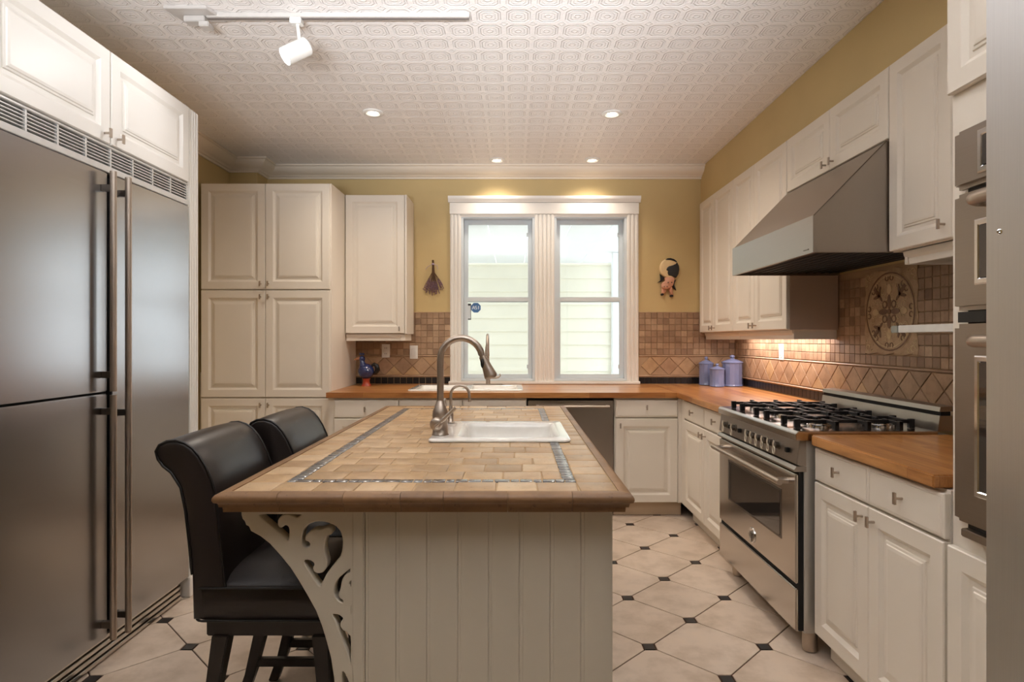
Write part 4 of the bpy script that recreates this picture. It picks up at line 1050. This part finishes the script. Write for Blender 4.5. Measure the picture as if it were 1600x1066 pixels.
# ------------------------------------------------------------------ small things
BLUEG = simple('blue grey glaze', (120, 130, 168), .18, 0, Coat_Weight=.6)
def canister(x, y, r, rim, top, label):
    t = thing('canister', label, 'canister', (x, y, CT+.0005), 'blue grey ceramic canisters'); z = CT+.001
    b = B(); b.lathe([(r*.9, 0), (r*1.02, .004), (r*1.0, .012), (r*.97, .016), (r*.97, rim-.014), (r*1.0, rim-.008), (r*1.0, rim)], (x, y, z), (0, 0, 1), 28, True, .03); b.build('jar', BLUEG, t, 25)
    h = top-rim; b = B(); b.lathe([(r*1.06, rim+.0005), (r*1.06, rim+.006), (r*.85, rim+h*.25), (r*.5, rim+h*.42), (r*.22, rim+h*.5), (r*.16, rim+h*.6)], (x, y, z), (0, 0, 1), 28); ld = b.build('lid', BLUEG, t, 50)
    b = B(); b.ball((x, y, z+top-h*.2), r*.26, None, h*.22, 14, 8); b.build('knob', BLUEG, ld, 60)
canister(1.630, 5.150, .060, .180, .242, 'medium blue grey ceramic canister, leftmost and at the back of the three')
canister(1.664, 4.975, .058, .142, .190, 'smallest blue grey ceramic canister, in front of the other two')
canister(1.808, 5.030, .084, .194, .258, 'largest blue grey ceramic canister, rightmost in the corner')

rx, ry = P(572, 0, 5.05).x, 5.06
ro = thing('ceramic_rooster', 'blue glazed ceramic hen pitcher on a red foot beside the pantry', 'figurine', (rx, ry, CT+.0005))
BLU = simple('cobalt glaze', (26, 46, 98), .12, 0, Coat_Weight=.8); RED = simple('red brown glaze', (168, 66, 40), .3); TAN = simple('tan glaze', (176, 124, 88), .35); BLK = simple('black glaze', (14, 14, 16), .15)
zz = CT+.001
b = B(); b.lathe([(.042, 0), (.040, .006), (.030, .02), (.026, .045), (.034, .062)], (rx, ry, zz), (0, 0, 1), 22); b.build('foot', RED, ro, 50)
b = B(); b.ball((rx-.002, ry, zz+.122), .067, .058, .064, 22, 14); b.build('body', BLU, ro, 60)
b = B(); b.tube([(rx-.026, ry, zz+.168), (rx-.033, ry, zz+.192), (rx-.036, ry, zz+.215)], [.034, .022, .020], 16); b.ball((rx-.036, ry, zz+.226), .027, .024, .027, 14, 10); hd_ = b.build('head', BLU, ro, 60)
b = B(); b.tube([(rx-.052, ry-.002, zz+.232), (rx-.078, ry-.004, zz+.226), (rx-.100, ry-.004, zz+.216)], [.016, .012, .005], 12); b.build('beak', TAN, hd_, 60)
b = B()
for k in range(3): b.ball((rx-.052+k*.014, ry, zz+.265), .008, .006, .011, 10, 6)
b.build('comb', BLU, hd_, 60)
b = B(); b.tube([(rx+.048, ry, zz+.10), (rx+.078, ry, zz+.108), (rx+.094, ry, zz+.135), (rx+.088, ry, zz+.165), (rx+.066, ry, zz+.180), (rx+.044, ry, zz+.168)], [.010, .017, .021, .020, .016, .010], 12); b.build('tail', BLK, ro, 60)
b = B(); b.ball((rx+.010, ry-.046, zz+.122), .036, .014, .026, 14, 8); b.build('wing', BLU, ro, 60)

# dried lavender
lv = thing('dried_lavender', 'bunch of dried lavender hung upside down left of the windows', 'dried flowers', (-.70, YB-.03, 1.66))
LAV = simple('dried lavender heads', (124, 96, 104), .9); STEM = simple('dried stems', (104, 78, 56), .9); RIB = simple('lilac ribbon', (170, 150, 168), .6)
tp = P(676.5, 407, YB-.02); c0 = P(677, 426, YB-.02)
b = B(); heads = B()
for k in range(46):
    a = random.uniform(-1, 1); dpt = random.uniform(-.012, .006); L = random.uniform(.62, 1.06)
    e = P(677+a*18.5*(.6+.4*L), 426+ (37-abs(a)*9)*L, YB-.022); e.y += dpt
    s0 = Vector((tp.x+random.uniform(-.008, .008), tp.y+random.uniform(-.008, .004), tp.z+random.uniform(-.01, .005))); m_ = Vector((c0.x+a*.012, c0.y+dpt*.4, c0.z))
    b.tube([s0, m_, m_.lerp(e, .6)+Vector((a*.006, 0, 0)), e], [.0018, .0016, .0014, .001], 4)
    d = (e-m_).normalized()
    for q_ in range(5):
        p_ = m_.lerp(e, .55+.1*q_)+Vector((random.uniform(-.004, .004), random.uniform(-.003, .003), 0)); heads.ball(p_, .0042, .004, .008, 5, 4)
b.build('stems', STEM, lv); h2 = heads.build('flower_heads', LAV, lv)
b = B(); b.lathe([(.011, -.007), (.013, 0), (.011, .007)], P(676.5, 413, YB-.02), (0, .2, 1), 12); b.tube([P(676, 413, YB-.036), P(668, 417, YB-.034), P(665, 421, YB-.03)], .0022, 5); b.tube([P(677, 413, YB-.036), P(683, 415, YB-.034), P(684, 421, YB-.03)], .0022, 5); b.build('ribbon', RIB, lv)

# wooden cow ornament
cwp = P(1045, 433, YB-.02)
cw = thing('cow_ornament', 'carved black and white cow wall ornament right of the windows', 'wall ornament', (cwp.x, YB-.005, cwp.z))
CRM = simple('cream painted wood', (226, 198, 150), .5); CBL = simple('black painted wood', (24, 22, 26), .4); PNK = simple('pink painted wood', (206, 150, 122), .5)
def cp_(u, v, d): p = P(1020+u/12.54, 390+v/12.54, YB); return Vector((p.x, YB-.001-d, p.z))
def slab(pts, d0, d1, mat, name, parent=cw):
    b = B(); cx = sum(p[0] for p in pts)/len(pts); cy = sum(p[1] for p in pts)/len(pts)
    sh_ = lambda k, d: [cp_(cx+(u-cx)*k, cy+(v-cy)*k, d) for u, v in pts]
    b.loft([sh_(1, d0), sh_(1, d0+(d1-d0)*.6), sh_(.93, d0+(d1-d0)*.9), sh_(.8, d1)]); return b.build(name, mat, parent, 50)
ell = lambda cx, cy, rx_, ry_, a0=0, a1=2*PI, n=28: [(cx+rx_*math.cos(a0+(a1-a0)*k/n), cy+ry_*math.sin(a0+(a1-a0)*k/n)) for k in range(n)]
slab(ell(312, 375, 190, 198), .0, .030, CRM, 'body')
slab([(230, 205), (270, 182), (330, 176), (400, 196), (452, 235), (455, 262), (400, 238), (330, 215), (270, 212)], .024, .033, CBL, 'back_patch')
slab([(262, 365), (300, 335), (370, 318), (430, 290), (458, 262), (495, 330), (502, 400), (485, 490), (440, 560), (400, 550), (350, 525), (290, 515), (272, 470), (280, 430), (248, 410)], .022, .036, CBL, 'flank_patch')
slab([(128, 480), (170, 520), (235, 555), (200, 600), (150, 640), (80, 655), (130, 625), (142, 580)], .006, .024, CBL, 'ear'); slab([(445, 590), (415, 650), (405, 700), (445, 805), (400, 770), (372, 715), (385, 640)], .006, .024, CBL, 'ear')
hh = slab([(210, 560), (270, 545), (350, 545), (410, 560), (400, 640), (375, 720), (330, 745), (300, 770), (230, 790), (170, 780), (150, 720), (160, 670), (220, 620)], .010, .044, PNK, 'head')
slab(ell(225, 735, 78, 48), .034, .054, PNK, 'muzzle')
for cx_ in (195, 250): slab(ell(cx_, 740, 11, 9, n=10), .053, .057, CBL, 'nostril', hh)
for cx_ in (275, 345): slab(ell(cx_, 655, 12, 12, n=10), .042, .047, CBL, 'eye', hh)
slab([(165, 770), (205, 780), (255, 800), (230, 850), (200, 870), (160, 870)], .006, .030, PNK, 'leg'); slab([(310, 740), (360, 730), (375, 810), (385, 895), (330, 895), (322, 850), (300, 800)], .006, .030, PNK, 'leg')
slab(ell(175, 885, 30, 24, n=12), .004, .032, CBL, 'hoof'); slab(ell(355, 912, 34, 26, n=12), .004, .032, CBL, 'hoof')

# outlets and switches
def outlet(name, label, cat, p, kind, sw):
    t = thing(name, label, cat, p, 'white wall plates')
    u = Vector((1, 0, 0)) if kind == 'y' else Vector((0, 1, 0)); n = Vector((0, -1, 0)) if kind == 'y' else Vector((-1, 0, 0)); p = Vector(p)
    b = B(); b.inset(p-u*.035-Vector((0, 0, .058)), u, (0, 0, 1), n, .07, .116, [(0, 0), (0, .004), (.003, .006)]); b.build('cover_plate', PLATE, t)
    if sw:
        b = B(); b.inset(p-u*.016-Vector((0, 0, .033))+n*.006, u, (0, 0, 1), n, .032, .066, [(0, 0), (0, .003), (.002, .004)]); b.build('rocker', PLATE, t)
    else:
        for dz in (-.024, .024):
            b = B(); q0 = p+Vector((0, 0, dz))+n*.006; b.lathe([(.017, 0), (.017, .002), (.015, .003)], q0, n, 18); so = b.build('socket', PLATE, t)
            b = B(); b.inset(q0+u*-.008-Vector((0, 0, .005))+n*.003, u, (0, 0, 1), n, .003, .011, [(0, 0), (0, .001)]); b.inset(q0+u*.005-Vector((0, 0, .005))+n*.003, u, (0, 0, 1), n, .003, .011, [(0, 0), (0, .001)]); b.build('slot', BLACK, so)
q1 = P(603, 548.5, YB-.012); outlet('wall_outlet', 'white double socket above the ceramic hen', 'outlet', q1, 'y', False)
q1 = P(646.5, 550.5, YB-.012); outlet('wall_switch', 'white rocker switch on the tiles left of the window casing', 'switch', q1, 'y', True)
outlet('wall_outlet', 'white double socket on the right wall tiles beyond the range', 'outlet', (XR-.012, 4.328, 1.210), 'x', False)

# recessed lights
for i, (x, y) in enumerate(DOWN):
    lab = ['left one of the two nearer recessed ceiling lights', 'right one of the two nearer recessed ceiling lights', 'left one of the two recessed lights above the windows', 'right one of the two recessed lights above the windows'][i]
    t = thing('recessed_light', 'round white '+lab, 'ceiling light', (x, y, CEIL), 'recessed ceiling lights')
    b = B(); b.lathe([(.068, 0), (.068, -.004), (.060, -.009), (.045, -.010), (.038, -.002), (.028, 0)], (x, y, CEIL-.0005), (0, 0, 1), 32, False); b.build('trim_ring', PLATE, t, 50)
    b = B(); b.lathe([(.001, -.0035), (.028, -.0035), (.031, -.0005), (.001, -.0005)], (x, y, CEIL-.001), (0, 0, 1), 24); b.build('lamp', LAMP, t, 50)
# track light
TRK = simple('off white track enamel', (196, 190, 184), .4)
tk = thing('ceiling_track', 'white ceiling track bar with its power feed at the left end', 'ceiling track', (-.8, 2.78, CEIL))
b = B(); b.box(-1.40, -.204, 2.761, 2.797, 2.767, 2.7875); b.build('bar', TRK, tk, None, .0015)
B().box(-1.40, -.206, 2.772, 2.786, 2.7655, 2.7675).build('slot', simple('track slot grey', (120, 112, 108), .5), tk)
b = B(); b.add([(-1.56, 2.70, 2.787), (-1.37, 2.70, 2.787), (-1.33, 2.82, 2.787), (-1.53, 2.82, 2.787), (-1.56, 2.70, 2.772), (-1.37, 2.70, 2.772), (-1.33, 2.82, 2.772), (-1.53, 2.82, 2.772)], [(0, 1, 2, 3), (4, 7, 6, 5), (0, 4, 5, 1), (1, 5, 6, 2), (2, 6, 7, 3), (3, 7, 4, 0)]); b.build('canopy', TRK, tk, None, .002)
b = B(); b.box(-1.50, -1.405, 2.755, 2.803, 2.745, 2.7715); b.box(-1.43, -1.385, 2.752, 2.806, 2.722, 2.745); b.build('power_feed', TRK, tk, None, .003)
lp = thing('track_spotlight', 'white cylinder spotlight hanging from the ceiling track', 'spotlight', (-.99, 2.78, 2.76))
b = B(); b.box(-1.020, -.968, 2.757, 2.801, 2.740, 2.766); b.build('adapter', PLATE, lp, None, .003)
top = Vector((-.990, 2.779, 2.742)); piv = P(468, 62, 2.779)
b = B(); b.cyl(top, piv, .008, 12); b.build('stem', PLATE, lp, 40)
dr_ = Vector((-.092, -.055, -.078)).normalized(); cc = P(463, 80, 2.779)
b = B(); b.lathe([(.036, -.062), (.042, -.056), (.042, .062), (.038, .062), (.036, .052)], cc, dr_, 32, True); cn_ = b.build('lamp_head', PLATE, lp, 40)
b = B(); b.lathe([(.001, .0535), (.037, .0535), (.037, .0585), (.001, .0585)], cc, dr_, 24); b.build('lamp_face', LED, cn_)

# small wall trim on left wall past the pilaster
struct(B().box(XL, XL+.02, 3.3, 4.5, .003, .14).build('baseboard_left', WHITE, None, None, .002))
